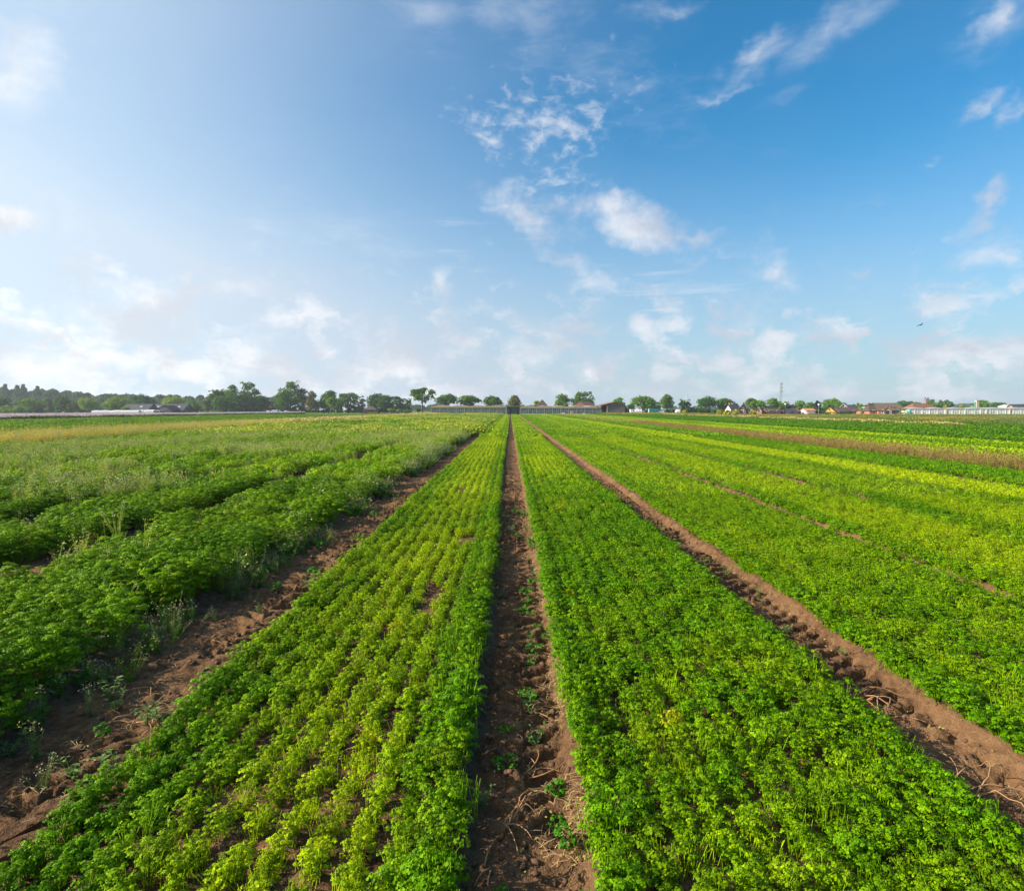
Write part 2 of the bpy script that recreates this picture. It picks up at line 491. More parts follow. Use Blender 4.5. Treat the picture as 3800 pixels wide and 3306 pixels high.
class PB:
    """plant builder: triangles with material index and a brightness attribute"""
    def __init__(s): s.V = []; s.F = []; s.m = []; s.v = []; s.n = 0
    def add(s, V, F_, m, v):
        V = np.asarray(V, float); F_ = np.asarray(F_)
        s.V.append(V); s.F.append(F_ + s.n); s.m.append(np.full(len(F_), m)); s.v.append(np.full(len(V), v)); s.n += len(V)
    def fan(s, p, nrm, r, rg, m=0, v=None, k=7, cr=0.45):
        V, F_ = fan(r, rg, k, cr)
        s.add(V @ frame(np.asarray(nrm, float), rg) + p, F_, m, rg.uniform(0.7, 1.35) if v is None else v)
    def stem(s, pts, r0, r1, m=1, v=1.0):
        pts = np.asarray(pts, float); n = len(pts)
        rs = np.linspace(r0, r1, n)
        Vs = []
        for q in range(n):
            for t in (0, 2.094, 4.189):
                Vs.append(pts[q] + rs[q] * np.array([math.cos(t), math.sin(t), 0]))
        Fs = []
        for q in range(n - 1):
            for t in range(3):
                a_, b_ = q * 3 + t, q * 3 + (t + 1) % 3
                Fs += [(a_, b_, b_ + 3), (a_, b_ + 3, a_ + 3)]
        s.add(Vs, Fs, m, v)
    def blade(s, p, d, L, wd, rg, m=0, v=None):
        """narrow two-segment leaf"""
        d = np.asarray(d, float); d /= np.linalg.norm(d)
        sd = np.cross(d, [0, 0, 1.0]) + rg.normal(size=3) * 0.15; sd /= np.linalg.norm(sd)
        mid = p + d * L * 0.5 + np.array([0, 0, L * 0.06]); tip = p + d * L + np.array([0, 0, -L * 0.08])
        Vs = [p, mid + sd * wd * .5, mid - sd * wd * .5, tip]
        s.add(Vs, [(0, 1, 2), (1, 3, 2)], m, rg.uniform(0.7, 1.3) if v is None else v)
    def mesh(s, name, mats):
        return mesh_np(name, np.concatenate(s.V), [np.concatenate(s.F)], mats, [np.concatenate(s.m)], attrs={'v': np.concatenate(s.v)})

def proto_col(name, meshes):
    c = bpy.data.collections.new(name)
    for q, me_ in enumerate(meshes):
        o = bpy.data.objects.new('%s.%03d' % (name, q + 1), me_)
        c.objects.link(o)
    return c

def parsley(seed, h=0.19, spread=0.105, n=30, nl=13, lr=0.0070, sprayr=0.0215, stubs=0, flat=.65):
    rg = np.random.default_rng(seed); b = PB()
    for q in range(n):
        ph = q * 2.4 + rg.uniform(-.5, .5); rad = spread * math.sqrt((q + .5) / n) * rg.uniform(.7, 1.2)
        hh = h * rg.uniform(0.45, 1.1) * (1 - 0.3 * (rad / spread) ** 2)
        tip = np.array([rad * math.cos(ph), rad * math.sin(ph), hh])
        base = np.array([0.15 * tip[0], 0.15 * tip[1], 0])
        mid = (tip + base) / 2 + np.array([-tip[0], -tip[1], 0.0]) * 0.18 + [0, 0, 0.02]
        b.stem([base, mid, tip], 0.0024, 0.0016, 1, rg.uniform(.9, 1.4))
        out = np.array([math.cos(ph) * rad / spread * 0.8, math.sin(ph) * rad / spread * 0.8, 1.0])
        lv = rg.uniform(0.62, 1.32)
        for l in range(nl):
            dv = rg.normal(size=3); dv /= np.linalg.norm(dv); dv[2] = abs(dv[2]) * 0.75
            pos = tip + dv * sprayr * np.array([1.15, 1.15, flat]) * rg.uniform(.5, 1.1)
            b.fan(pos, out * 0.5 + dv * 0.9 + [0, 0, .35], lr * rg.uniform(.75, 1.3), rg, 0, lv * rg.uniform(.78, 1.25))
    for q in range(stubs):
        p = np.array([rg.uniform(-.09, .09), rg.uniform(-.09, .09), 0]); L = h * rg.uniform(.6, 1.1)
        d = np.array([rg.uniform(-.25, .25), rg.uniform(-.25, .25), 1])
        b.stem([p, p + d * L], 0.0026, 0.0021, 1, rg.uniform(1.0, 1.6))
    return b.mesh('parsley_plant', [M_leaf, M_stem])

def parsley_mid(seed, h=0.22, spread=0.13, n=62, lr=0.018):
    rg = np.random.default_rng(seed); b = PB()
    for q in range(n):
        ph = rg.uniform(0, 6.283); rad = spread * math.sqrt(rg.uniform(0, 1))
        z = h * rg.uniform(0.62, 1.08) * (1 - 0.35 * (rad / spread) ** 2)
        out = np.array([math.cos(ph) * rad / spread, math.sin(ph) * rad / spread, 0.9]) + rg.normal(size=3) * .35
        b.fan(np.array([rad * math.cos(ph), rad * math.sin(ph), z]), out, lr * rg.uniform(.7, 1.35), rg, 0, None, 5, 0.5)
    for q in range(4):
        p = np.array([rg.uniform(-.08, .08), rg.uniform(-.08, .08), h * .3])
        b.stem([p, p + np.array([rg.uniform(-.03, .03), rg.uniform(-.03, .03), h * .7])], 0.004, 0.003, 1, rg.uniform(1.0, 1.6))
    return b.mesh('parsley_plant_mid', [M_leaf, M_stem])

def patch(seed, wx, wy, h, n, size, rows=0, mats=None, flowers=0, fm=1, fsize=0.05, hvar=0.4, lean=0.6):
    """a small square of distant cover"""
    rg = np.random.default_rng(seed); b = PB()
    for q in range(n):
        x = rg.uniform(-wx / 2, wx / 2); y = rg.uniform(-wy / 2, wy / 2)
        if rows:
            k = wx / rows
            x = (math.floor((x + wx / 2) / k) + 0.5) * k - wx / 2 + rg.normal() * 0.045
        z = h * rg.uniform(1 - hvar, 1.0)
        out = np.array([rg.normal() * lean, rg.normal() * lean, 0.8])
        b.fan(np.array([x, y, z]), out, size * rg.uniform(.6, 1.35), rg, 0, None, 5, 0.5)
    for q in range(flowers):
        x = rg.uniform(-wx / 2, wx / 2); y = rg.uniform(-wy / 2, wy / 2)
        b.fan(np.array([x, y, h * rg.uniform(.9, 1.12)]), rg.normal(size=3) * .5 + [0, 0, 1.0], fsize * rg.uniform(.6, 1.3), rg, fm, None, 5, 0.2)
    return b.mesh('cover_patch', mats or [M_leaf])

def weed(seed, h=0.5, kind='hen'):
    """upright branching weeds"""
    rg = np.random.default_rng(seed); b = PB()
    nb = {'hen': 5, 'chamo': 9, 'red': 5, 'shep': 4, 'seed': 2}[kind]
    for q in range(nb):
        ph = rg.uniform(0, 6.283); lean = rg.uniform(.05, .42 if kind != 'chamo' else .6)
        hh = h * rg.uniform(.6, 1.1)
        top = np.array([math.cos(ph) * lean * hh, math.sin(ph) * lean * hh, hh])
        mid = top * 0.5 + np.array([0, 0, hh * 0.08])
        b.stem([[0, 0, 0], mid, top], 0.0035, 0.0015, 2 if kind == 'red' else 1, rg.uniform(.8, 1.2))
        nleaf = {'hen': 40, 'chamo': 44, 'red': 22, 'shep': 34, 'seed': 10}[kind]
        for l in range(nleaf):
            t = rg.uniform(0.02, 1.0) ** 1.3
            p = (mid * 2 * t if t < .5 else mid + (top - mid) * (t - .5) * 2)
            a_ = rg.uniform(0, 6.283); d = np.array([math.cos(a_), math.sin(a_), rg.uniform(.1, .9)])
            L = {'hen': 0.05, 'chamo': 0.035, 'red': 0.07, 'shep': 0.022, 'seed': .06}[kind] * rg.uniform(.6, 1.2) * (1.25 - t * .6) * (h / .5) ** .4
            wd = {'hen': .45, 'chamo': .16, 'red': .3, 'shep': .35, 'seed': .5}[kind] * L
            b.blade(p + d * 0.01, d, L, wd, rg, 0)
        nf = {'hen': 5, 'chamo': 5, 'red': 5, 'shep': 7, 'seed': 0}[kind]
        for l in range(nf):
            p = top + rg.normal(size=3) * [.03, .03, .02] if kind != 'shep' else top * rg.uniform(.55, 1.05) + rg.normal(size=3) * .015
            b.fan(p, rg.normal(size=3) * .4 + [0, 0, 1], {'hen': .012, 'chamo': .009, 'red': .018, 'shep': .008, 'seed': .01}[kind] * rg.uniform(.7, 1.3), rg, 3, None, 5, 0.3)
    fl = {'hen': M_cream, 'chamo': M_white, 'red': M_red, 'shep': M_cream, 'seed': M_white}[kind]
    return b.mesh('weed_plant', [M_wleaf, M_stem, M_red, fl])

P_near = proto_col('parsley_plant', [parsley(100 + q) for q in range(7)] + [parsley(120 + q, n=19, nl=12, stubs=20) for q in range(2)] + [parsley(124, h=.26, spread=.13, n=17, nl=12, lr=.0085, sprayr=.028, stubs=8), parsley(125, h=.13, spread=.12, n=26, nl=10, lr=.0062, sprayr=.019, stubs=26)])
P_mid = proto_col('parsley_plant_mid', [parsley_mid(140 + q) for q in range(7)])
P_tall = proto_col('tall_parsley_plant', [parsley(160 + q, h=0.40, spread=0.21, n=40, nl=24, lr=0.0090, sprayr=0.040, flat=.45) for q in range(6)])
P_tmid = proto_col('tall_parsley_plant_mid', [parsley_mid(180 + q, h=0.40, spread=0.23, n=120, lr=0.024) for q in range(6)])
P_far = proto_col('far_bed_patch', [patch(200 + q, 0.74, 1.5, 0.23, 105, 0.056, rows=3, hvar=.5) for q in range(5)])
P_weed = proto_col('weed_plant', [weed(220 + q, .50, 'hen') for q in range(4)] + [weed(230 + q, .45, 'chamo') for q in range(4)] + [weed(240 + q, .6, 'shep') for q in range(3)])
P_redw = proto_col('reddish_weed_plant', [weed(250 + q, .62, 'red') for q in range(5)])
P_cov = proto_col('far_cover_patch', [patch(260 + q, 2.2, 2.2, 0.42, 300, 0.075, hvar=.6) for q in range(4)])
P_covf = proto_col('far_flowering_patch', [patch(270 + q, 2.2, 2.2, 0.55, 230, 0.075, mats=[M_leaf, M_cream], flowers=12, hvar=.7) for q in range(4)])
P_lil = proto_col('far_lilac_patch', [patch(280 + q, 2.4, 2.4, 0.95, 200, 0.10, mats=[M_leaf, M_lilac], flowers=110, fsize=0.085, hvar=.9) for q in range(4)])
P_wht = proto_col('far_white_patch', [patch(290 + q, 2.0, 2.0, 0.7, 160, 0.08, mats=[M_leaf, M_cream], flowers=70, fsize=0.085, hvar=.8) for q in range(3)])

def scatter(name, label, cat, pts, rot, scl, idx, tint, colln):
    """points mesh plus a geometry-nodes instancer; one object of ground cover"""
    n = len(pts)
    me_ = bpy.data.meshes.new(name)
    me_.vertices.add(n); me_.vertices.foreach_set('co', np.asarray(pts, np.float32).ravel())
    for nm, ty, dat, key in (('rot', 'FLOAT_VECTOR', rot, 'vector'), ('scl', 'FLOAT_VECTOR', scl, 'vector'), ('idx', 'INT', idx, 'value')):
        at = me_.attributes.new(nm, ty, 'POINT')
        at.data.foreach_set(key, np.ascontiguousarray(dat, np.int32 if ty == 'INT' else np.float32).ravel())
    at = me_.attributes.new('tint', 'FLOAT_VECTOR', 'POINT'); at.data.foreach_set('vector', np.asarray(tint, np.float32).ravel())
    o = link(name, me_)
    key = 'scatter_' + colln.name
    g = bpy.data.node_groups.get(key)
    if g is None:
        g = bpy.data.node_groups.new(key, 'GeometryNodeTree')
        g.interface.new_socket('Geometry', in_out='INPUT', socket_type='NodeSocketGeometry')
        g.interface.new_socket('Geometry', in_out='OUTPUT', socket_type='NodeSocketGeometry')
        gi = g.nodes.new('NodeGroupInput'); go = g.nodes.new('NodeGroupOutput')
        ci = g.nodes.new('GeometryNodeCollectionInfo'); ci.inputs['Collection'].default_value = colln
        ci.inputs['Separate Children'].default_value = True; ci.inputs['Reset Children'].default_value = True
        ip = g.nodes.new('GeometryNodeInstanceOnPoints'); ip.inputs['Pick Instance'].default_value = True
        def na(nm, ty):
            q = g.nodes.new('GeometryNodeInputNamedAttribute'); q.data_type = ty; q.inputs['Name'].default_value = nm
            return [s_ for s_ in q.outputs if s_.enabled and s_.name == 'Attribute'][0]
        g.links.new(gi.outputs[0], ip.inputs['Points']); g.links.new(ci.outputs[0], ip.inputs['Instance'])
        g.links.new(na('idx', 'INT'), ip.inputs['Instance Index'])
        g.links.new(na('scl', 'FLOAT_VECTOR'), ip.inputs['Scale'])
        er = g.nodes.new('FunctionNodeEulerToRotation'); g.links.new(na('rot', 'FLOAT_VECTOR'), er.inputs[0])
        g.links.new(er.outputs[0], ip.inputs['Rotation'])
        g.links.new(ip.outputs[0], go.inputs[0])
    md = o.modifiers.new('scatter', 'NODES'); md.node_group = g
    tag(o, label, cat, kind='stuff')
    return o

def in_view(x, y):
    return (np.abs(x) < 0.92 * y + 3.5) & (y > 1.2)

GREEN = np.array([0.096, 0.240, 0.0010]); YELLOW = np.array([0.290, 0.420, 0.003]); DEEP = np.array([0.022, 0.085, 0.006]); OLIVE = np.array([0.13, 0.17, 0.035])

def lerp(a_, b_, t): return a_ + (b_ - a_) * np.asarray(t)[:, None]

def emit(name, label, cat, P, colln, nproto, tint, scale=1.0, svar=0.2, tilt=0.12, zfun=ground_z, idx=None, zs=None, norot=False):
    n = len(P)
    z = zfun(P[:, 0], P[:, 1]) - 0.01
    pts = np.stack([P[:, 0], P[:, 1], z], 1)
    rot = np.stack([rng.normal(0, tilt, n), rng.normal(0, tilt, n), (rng.integers(0, 2, n) * PI if norot else rng.uniform(0, 2 * PI, n))], 1)
    s = scale * rng.uniform(1 - svar, 1 + svar, n)
    if zs is None: zs = np.ones(n)
    scl = np.stack([s, s, s * zs], 1)
    if norot: scl = np.stack([np.full(n, 1.0), s, s * zs], 1)
    if idx is None: idx = rng.integers(0, nproto, n)
    return scatter(name, label, cat, pts, rot, scl, idx, tint, colln)

# --- cut parsley beds
bed_desc = [
    ('yellowing cut parsley bed between the left dirt track and the narrow centre track', 0.72),
    ('green curly parsley bed just right of the narrow centre track', 0.30),
    ('parsley bed right of the wide earth track at the right', 0.24),
    ('second parsley bed right of the wide earth track, yellow along its middle', 0.50),
    ('third parsley bed right of the wide earth track with darker green edges', 0.42),
    ('pale yellow parsley bed beside the dark green bed of uncut parsley', 0.95),
    ('dark green parsley bed in front of the tall reddish weeds', 0.0),
]
def yel(bi, x, y, u):
    """how yellow, 0..1; u is the position across the bed"""
    base = bed_desc[bi][1]
    n1 = fbm(x * 0.9, y * 0.35, 60 + bi, 3) - .5
    n2 = fbm(x * 3.1, y * 3.1, 70 + bi, 2) - .5
    edge = sstep(0.0, 0.24, u) * (1 - sstep(0.78, 1.0, u))
    if bi == 0:
        v = 0.16 + 0.55 * sstep(0.05, 0.5, u) * (1 - sstep(0.74, .86, u)) + 0.15 * sstep(15, 30, y)
        v = v + 0.9 * n1 + 0.6 * n2
    elif bi == 1:
        v = 0.0 + 0.5 * sstep(7, 26, y) * edge + 0.12 * edge + 0.8 * n1 + 0.7 * n2
    elif bi == 6:
        v = 0.05 + n1 * .6 + n2 * .3
    else:
        v = base * (-0.12 + 1.35 * edge) + 0.7 * n1 + 0.5 * n2
    # transverse bands of paler growth far down the beds
    v = v + 0.30 * (fbm(x * 0.05, y * 0.16, 90 + bi, 2) - .5) * sstep(12, 40, y) * 2
    return np.clip(v, 0, 1.05)

def bed_points(x0, x1, y0, y1, rows, step, jx=0.03, jy=0.05, gap=0.0, seed=0):
    k = (x1 - x0) / rows
    yy = np.arange(y0, y1, step)
    out = []
    for r in range(rows):
        xx = x0 + (r + .5) * k
        y_ = yy + rng.normal(0, jy, len(yy)); x_ = xx + rng.normal(0, jx, len(yy)) + (vnoise(y_ * .4, y_ * 0, 5) - .5) * .07
        out.append(np.stack([x_, y_], 1))
    P = np.concatenate(out)
    m = in_view(P[:, 0], P[:, 1])
    if gap > 0:
        m &= fbm(P[:, 0] * 1.6, P[:, 1] * 1.1, 80 + seed, 2) > gap
    return P[m]

NEAR, MID = 15.0, 46.0
for bi, (x0, x1) in enumerate(BEDS):
    lab = bed_desc[bi][0]
    rows = 10
    hs_ = [0.96, 1.05, 1.0, 1.0, 1.0, 0.95, 1.35][bi]; hn = .80
    P = bed_points(x0 + .04, x1 - .04, 1.2, NEAR, rows + 1, 0.064, jx=0.022, jy=0.035, gap=0.15 if bi == 0 else 0.09, seed=bi)
    if len(P):
        u = (P[:, 0] - x0) / (x1 - x0)
        if bi == 0:   # bare patches in the strip near its right edge, denser bushy outer row
            hole = (u > .66) & (u < .86) & (fbm(P[:, 0] * 2, P[:, 1] * .9, 99, 2) < .37) & (P[:, 1] < 11)
            P = P[~hole]; u = u[~hole]
        yv = yel(bi, P[:, 0], P[:, 1], u)
        t = lerp(GREEN, YELLOW, yv) * rng.uniform(.75, 1.25, (len(P), 1))
        odd = rng.uniform(0, 1, len(P)) < .002; t[odd] = [0.38, 0.40, 0.01]
        idx = np.where(rng.uniform(0, 1, len(P)) < (.15 + .55 * yv) * (.4 + 1.2 * vnoise(P[:, 0] * 2.5, P[:, 1] * 2.5, 77)), rng.integers(7, 11, len(P)), rng.integers(0, 7, len(P)))
        sc = hn * hs_ * (1 + .18 * ((u < .1) | (u > .9)) + (0.2 * (u > .86) if bi == 0 else 0)) * (1 - .18 * yv)
        o = emit('parsley_bed', lab, 'parsley bed', P, P_near, 11, t, scale=sc, svar=.22, idx=idx)
    P = bed_points(x0 + .04, x1 - .04, NEAR, MID, rows + 1, 0.14, jx=.02, gap=0.2 if bi == 0 else 0.08, seed=bi)
    u = (P[:, 0] - x0) / (x1 - x0)
    yv = yel(bi, P[:, 0], P[:, 1], u)
    t = lerp(GREEN, YELLOW, yv) * rng.uniform(.8, 1.2, (len(P), 1))
    emit('parsley_bed', lab, 'parsley bed', P, P_mid, 7, t, scale=hs_ * .76, svar=.22)
    # beyond, in short lengths of the full bed width; three tints across by three overlapping patches
    yy = np.arange(MID, END - 1, 1.45)
    Q = []
    for q in range(2):
        for k3 in range(3):
            Q.append(np.stack([np.full(len(yy), x0 + (x1 - x0) * (k3 + .5) / 3) + rng.normal(0, .02, len(yy)), yy + rng.uniform(-.3, .3, len(yy))], 1))
    P = np.concatenate(Q); P = P[in_view(P[:, 0], P[:, 1])]
    yv = yel(bi, P[:, 0], P[:, 1], (P[:, 0] - x0) / (x1 - x0))
    t = lerp(GREEN, YELLOW, yv) * rng.uniform(.9, 1.1, (len(P), 1))
    emit('parsley_bed', lab, 'parsley bed', P, P_far, 5, t, scale=hs_, svar=.06, tilt=0.0, norot=True)

P = np.concatenate([np.stack([rng.normal(c_, .12, 420), rng.uniform(6, 60, 420)], 1) for c_ in (5.79, 8.59, 11.37, 14.1)])
P = P[in_view(P[:, 0], P[:, 1]) & (fbm(P[:, 1] * .5, P[:, 0] * 2, 55, 2) > .42)]
t = lerp(np.array([0.10, 0.20, 0.01]), np.array([0.26, 0.30, 0.03]), rng.uniform(0, 1, len(P)))
emit('gap_weeds', 'low weeds scattered in the narrow wheel gaps of the right-hand beds', 'weeds', P, P_mid, 7, t, scale=.55, svar=.4)

# --- uncut tall parsley with weeds, left of the left track
def area_points(x0, x1, y0, y1, dens, jit=True):
    n = int((x1 - x0) * (y1 - y0) * dens)
    P = np.stack([rng.uniform(x0, x1, n), rng.uniform(y0, y1, n)], 1)
    return P[in_view(P[:, 0], P[:, 1])]

LG = [-6.25, -9.2, -12.1, -15.0, -17.9, -20.8, -23.7]        # overgrown wheel gaps in the left field
def gapmask(P, wd=0.50):
    m = np.ones(len(P), bool)
    for g_ in LG:
        wob = (vnoise(P[:, 1] * .25, P[:, 1] * 0 + g_, 8) - .5) * .4
        m &= np.abs(P[:, 0] - g_ - wob) > wd * (1 - .3 * sstep(20, 60, P[:, 1]))
    return m
def weediness(P):
    w_ = fbm(P[:, 0] * .30, P[:, 1] * .14, 41, 3)
    return sstep(0.46, 0.60, w_ + 0.10 * sstep(12, 60, P[:, 1]) - 0.03)

# near
P = area_points(-19, -3.50, 1.2, 17, 21); P = P[gapmask(P)]
e = (fbm(P[:, 1] * .9, P[:, 1] * 0, 12, 2) - .5) * .5
P = P[P[:, 0] < -3.50 + e]
t = lerp(np.array([0.080, 0.215, 0.0012]), np.array([0.19, 0.34, 0.002]), fbm(P[:, 0] * .8, P[:, 1] * .8, 13, 2)) * rng.uniform(.8, 1.2, (len(P), 1))
emit('tall_parsley', 'dense tall uncut parsley left of the left dirt track', 'parsley', P, P_tall, 6, t, scale=.72 + .55 * fbm(P[:, 0] * .9, P[:, 1] * .7, 14, 2), svar=.15)
P = area_points(-50, -3.55, 17, MID + 4, 12); P = P[(P[:, 0] > -27) & gapmask(P)]
t = lerp(np.array([0.090, 0.24, 0.002]), np.array([0.24, 0.38, 0.004]), fbm(P[:, 0] * .8, P[:, 1] * .8, 13, 2)) * rng.uniform(.8, 1.2, (len(P), 1))
emit('tall_parsley', 'dense tall uncut parsley left of the left dirt track', 'parsley', P, P_tmid, 6, t, scale=.70 + .75 * fbm(P[:, 0] * .8, P[:, 1] * .5, 14, 2), svar=.15)
# weeds among it
P = area_points(-27, -3.5, 1.2, 50, 16); wd_ = weediness(P)
keep = rng.uniform(0, 1, len(P)) < (0.045 + .95 * wd_) * (1 - .35 * sstep(20, 50, P[:, 1])); P = P[keep]
t = lerp(np.array([0.18, 0.33, 0.02]), np.array([0.38, 0.46, 0.06]), rng.uniform(0, 1, len(P)))
emit('field_weeds', 'pale green flowering weeds growing through the tall parsley', 'weeds', P, P_weed, 11, t, scale=1.15, svar=.3, tilt=.15)
P = area_points(-200, -3.7, MID, END, 1.1); P = P[(P[:, 0] > -27) & gapmask(P, .75)]
t = lerp(np.array([0.11, 0.26, 0.005]), np.array([0.32, 0.41, 0.03]), np.clip(weediness(P) * .7 + rng.uniform(0, .3, len(P)), 0, 1)) * rng.uniform(.85, 1.15, (len(P), 1))
emit('field_weeds', 'pale green mixed weeds covering the far part of the left field', 'weeds', P, P_covf, 4, t, scale=.6 + .8 * fbm(P[:, 0] * .3, P[:, 1] * .1, 15, 2), svar=.2, tilt=.03)
# fringe of weeds along the left track
P = np.stack([rng.normal(-3.50, .17, 1700), rng.uniform(3, 60, 1700)], 1)
P = P[fbm(P[:, 1] * .7, P[:, 0] * 0, 44, 2) > .50]
t = lerp(np.array([0.06, 0.18, 0.01]), np.array([0.16, 0.27, 0.03]), rng.uniform(0, 1, len(P)))
emit('field_weeds', 'straggling weeds fringing the left dirt track', 'weeds', P, P_weed, 8, t, scale=.45 + .55 * sstep(6, 16, P[:, 1]), svar=.3, tilt=.4)
# yellow dry grass strip
P = np.concatenate([area_points(-33, -26.5, 22, 75, 15), area_points(-33, -26.5, 75, END - 4, 1.6)])
nearm = P[:, 1] < 75
t = lerp(np.array([0.66, 0.54, 0.08]), np.array([0.40, 0.42, 0.04]), fbm(P[:, 0] * .3, P[:, 1] * .12, 45, 2))
emit('yellow_weed_strip', 'strip of straw-yellow flowering weeds crossing the left field', 'weeds', P[nearm], P_weed, 11, t[nearm], scale=1.55, svar=.3)
emit('yellow_weed_strip', 'strip of straw-yellow flowering weeds crossing the left field', 'weeds', P[~nearm], P_wht, 3, t[~nearm], scale=.95, svar=.2, tilt=.03)
# dark green crop beyond
P = area_points(-87, -33, 33, END - 30, .75)
t = lerp(np.array([0.060, 0.165, 0.003]), np.array([0.14, 0.26, 0.004]), rng.uniform(0, 1, len(P)))
emit('green_crop', 'even dark green crop between the yellow weed strip and the lilac flowers', 'crop', P, P_cov, 4, t, scale=1.0, svar=.2, tilt=.02)
# lilac flowering strips
for (x0, x1, lab, dens) in ((-98, -87, 'nearer strip of lilac green-manure flowers at the far left', .7), (-175, -106, 'farther wide strip of lilac flowers in front of the trees', .28)):
    P = area_points(x0, x1, 70, END + 20, dens)
    t = lerp(np.array([0.10, 0.15, 0.04]), np.array([0.14, 0.18, 0.06]), rng.uniform(0, 1, len(P)))
    emit('lilac_flowers', lab, 'flowers', P, P_lil, 4, t, scale=1.0, svar=.12, tilt=.01, zs=np.full(len(P), 1.0 if x1 > -90 else .62))

# --- right side, beyond the beds: reddish tall weeds
P = area_points(17.2, 19.7, 10, 90, 17)
t = lerp(np.array([0.22, 0.32, 0.03]), np.array([0.28, 0.24, 0.06]), rng.uniform(0, 1, len(P)))
emit('reddish_weeds', 'tall reddish brown weeds filling one bed at the right', 'weeds', P, P_redw, 5, t, scale=.74, svar=.35, tilt=.12)
P = area_points(17.2, 19.7, 90, END, 1.4)
t = lerp(np.array([0.30, 0.30, 0.06]), np.array([0.26, 0.30, 0.05]), rng.uniform(0, 1, len(P)))
emit('reddish_weeds', 'tall reddish brown weeds filling one bed at the right', 'weeds', P, P_covf, 4, t, scale=.72, svar=.25, tilt=.02)
# striped yellow-green beds beyond the red weeds
for k_, (x0, x1) in enumerate([(20.4, 22.6), (23.2, 25.4), (26.0, 28.2), (28.8, 31.0)]):
    yy = np.arange(20, END - 2, 1.1)
    P = np.concatenate([np.stack([np.full(len(yy), x0 + (x1 - x0) * k3), yy + rng.uniform(-.3, .3, len(yy))], 1) for k3 in (.17, .5, .83, .3, .7)]); P = P[in_view(P[:, 0], P[:, 1])]
    t = lerp(GREEN, YELLOW, np.clip(.35 + .45 * (k_ % 2) + 1.2 * (fbm(P[:, 0], P[:, 1] * .1, 46, 2) - .5), 0, 1))
    emit('far_parsley_bed', 'striped yellow-green parsley beds beyond the reddish weeds', 'parsley bed', P, P_far, 5, t, scale=1.1, svar=.06, tilt=0, norot=True)
P = area_points(31.4, 50, 30, END - 2, 1.1)
t = lerp(np.array([0.055, 0.165, 0.003]), np.array([0.09, 0.21, 0.004]), fbm(P[:, 0] * .3, P[:, 1] * .3, 47, 2))
emit('green_crop', 'even dark green crop in front of the white flowering line at the right', 'crop', P, P_cov, 4, t, scale=.95, svar=.15, tilt=.02)
P = area_points(50.3, 52.2, 50, END - 20, 1.6); P = P[fbm(P[:, 1] * .25, P[:, 0] * 0, 48, 2) > .42]
t = np.tile(np.array([0.22, 0.24, 0.07]), (len(P), 1))
emit('white_flower_line', 'line of cream flowering weeds across the right field', 'flowers', P, P_wht, 3, t, scale=.8, svar=.3, tilt=.05)
P = area_points(52.5, 66, 55, END - 5, .8)
t = lerp(np.array([0.05, 0.14, 0.01]), np.array([0.10, 0.19, 0.012]), rng.uniform(0, 1, len(P)))
emit('green_crop', 'narrow green crop band behind the white flowering line', 'crop', P, P_cov, 4, t, scale=.9, svar=.15, tilt=.02)
P = np.concatenate([area_points(66, 205, 75, END - 12, .42), area_points(34, 66, 200, END - 4, .5)]); sc_m = np.where(P[:, 0] > 66, .62, 1.25)
n_ = fbm(P[:, 0] * .06, P[:, 1] * .05, 49, 3)
t = lerp(np.array([0.26, 0.25, 0.03]), np.array([0.10, 0.17, 0.035]), sstep(.4, .6, n_)) * rng.uniform(.8, 1.2, (len(P), 1))
emit('meadow_weeds', 'rough yellowish meadow weeds in front of the village houses', 'weeds', P, P_covf, 4, t, scale=sc_m, svar=.3, tilt=.03)

# ------------------------------------------------------------------ background placement helpers
HOR = 1518.0
def gx(px, D): d = ray(px, HOR); return d.x / d.y * D
def gz(px, py, D): d = ray(px, py); return H + d.z / d.y * D
def mpp(D): return D / F                    # metres per photo pixel

CROWN = {
    'dark': leaf_mat('crown_dark_green', (0.044, 0.112, 0.010), 0.25, gloss=0.0),
    'oak': leaf_mat('crown_oak_green', (0.072, 0.155, 0.010), 0.28, gloss=0.0),
    'mid': leaf_mat('crown_mid_green', (0.10, 0.21, 0.012), 0.3, gloss=0.0),
    'bright': leaf_mat('crown_bright_green', (0.17, 0.27, 0.018), 0.32, gloss=0.0),
    'pale': leaf_mat('crown_pale_green', (0.125, 0.185, 0.060), 0.3, gloss=0.0),
    'yellow': leaf_mat('crown_yellowish', (0.135, 0.145, 0.030), 0.3, gloss=0.0),
    'navy': leaf_mat('crown_copper_dark', (0.020, 0.022, 0.022), 0.1, gloss=0.0),
    'mustard': leaf_mat('crown_mustard', (0.34, 0.33, 0.015), 0.3, gloss=0.0),
    'blue': leaf_mat('crown_blue_green', (0.050, 0.125, 0.028), 0.2, gloss=0.0),
}
M_bark = plain('bark', (0.070, 0.052, 0.038), 0.9, 0.25, 2.0)

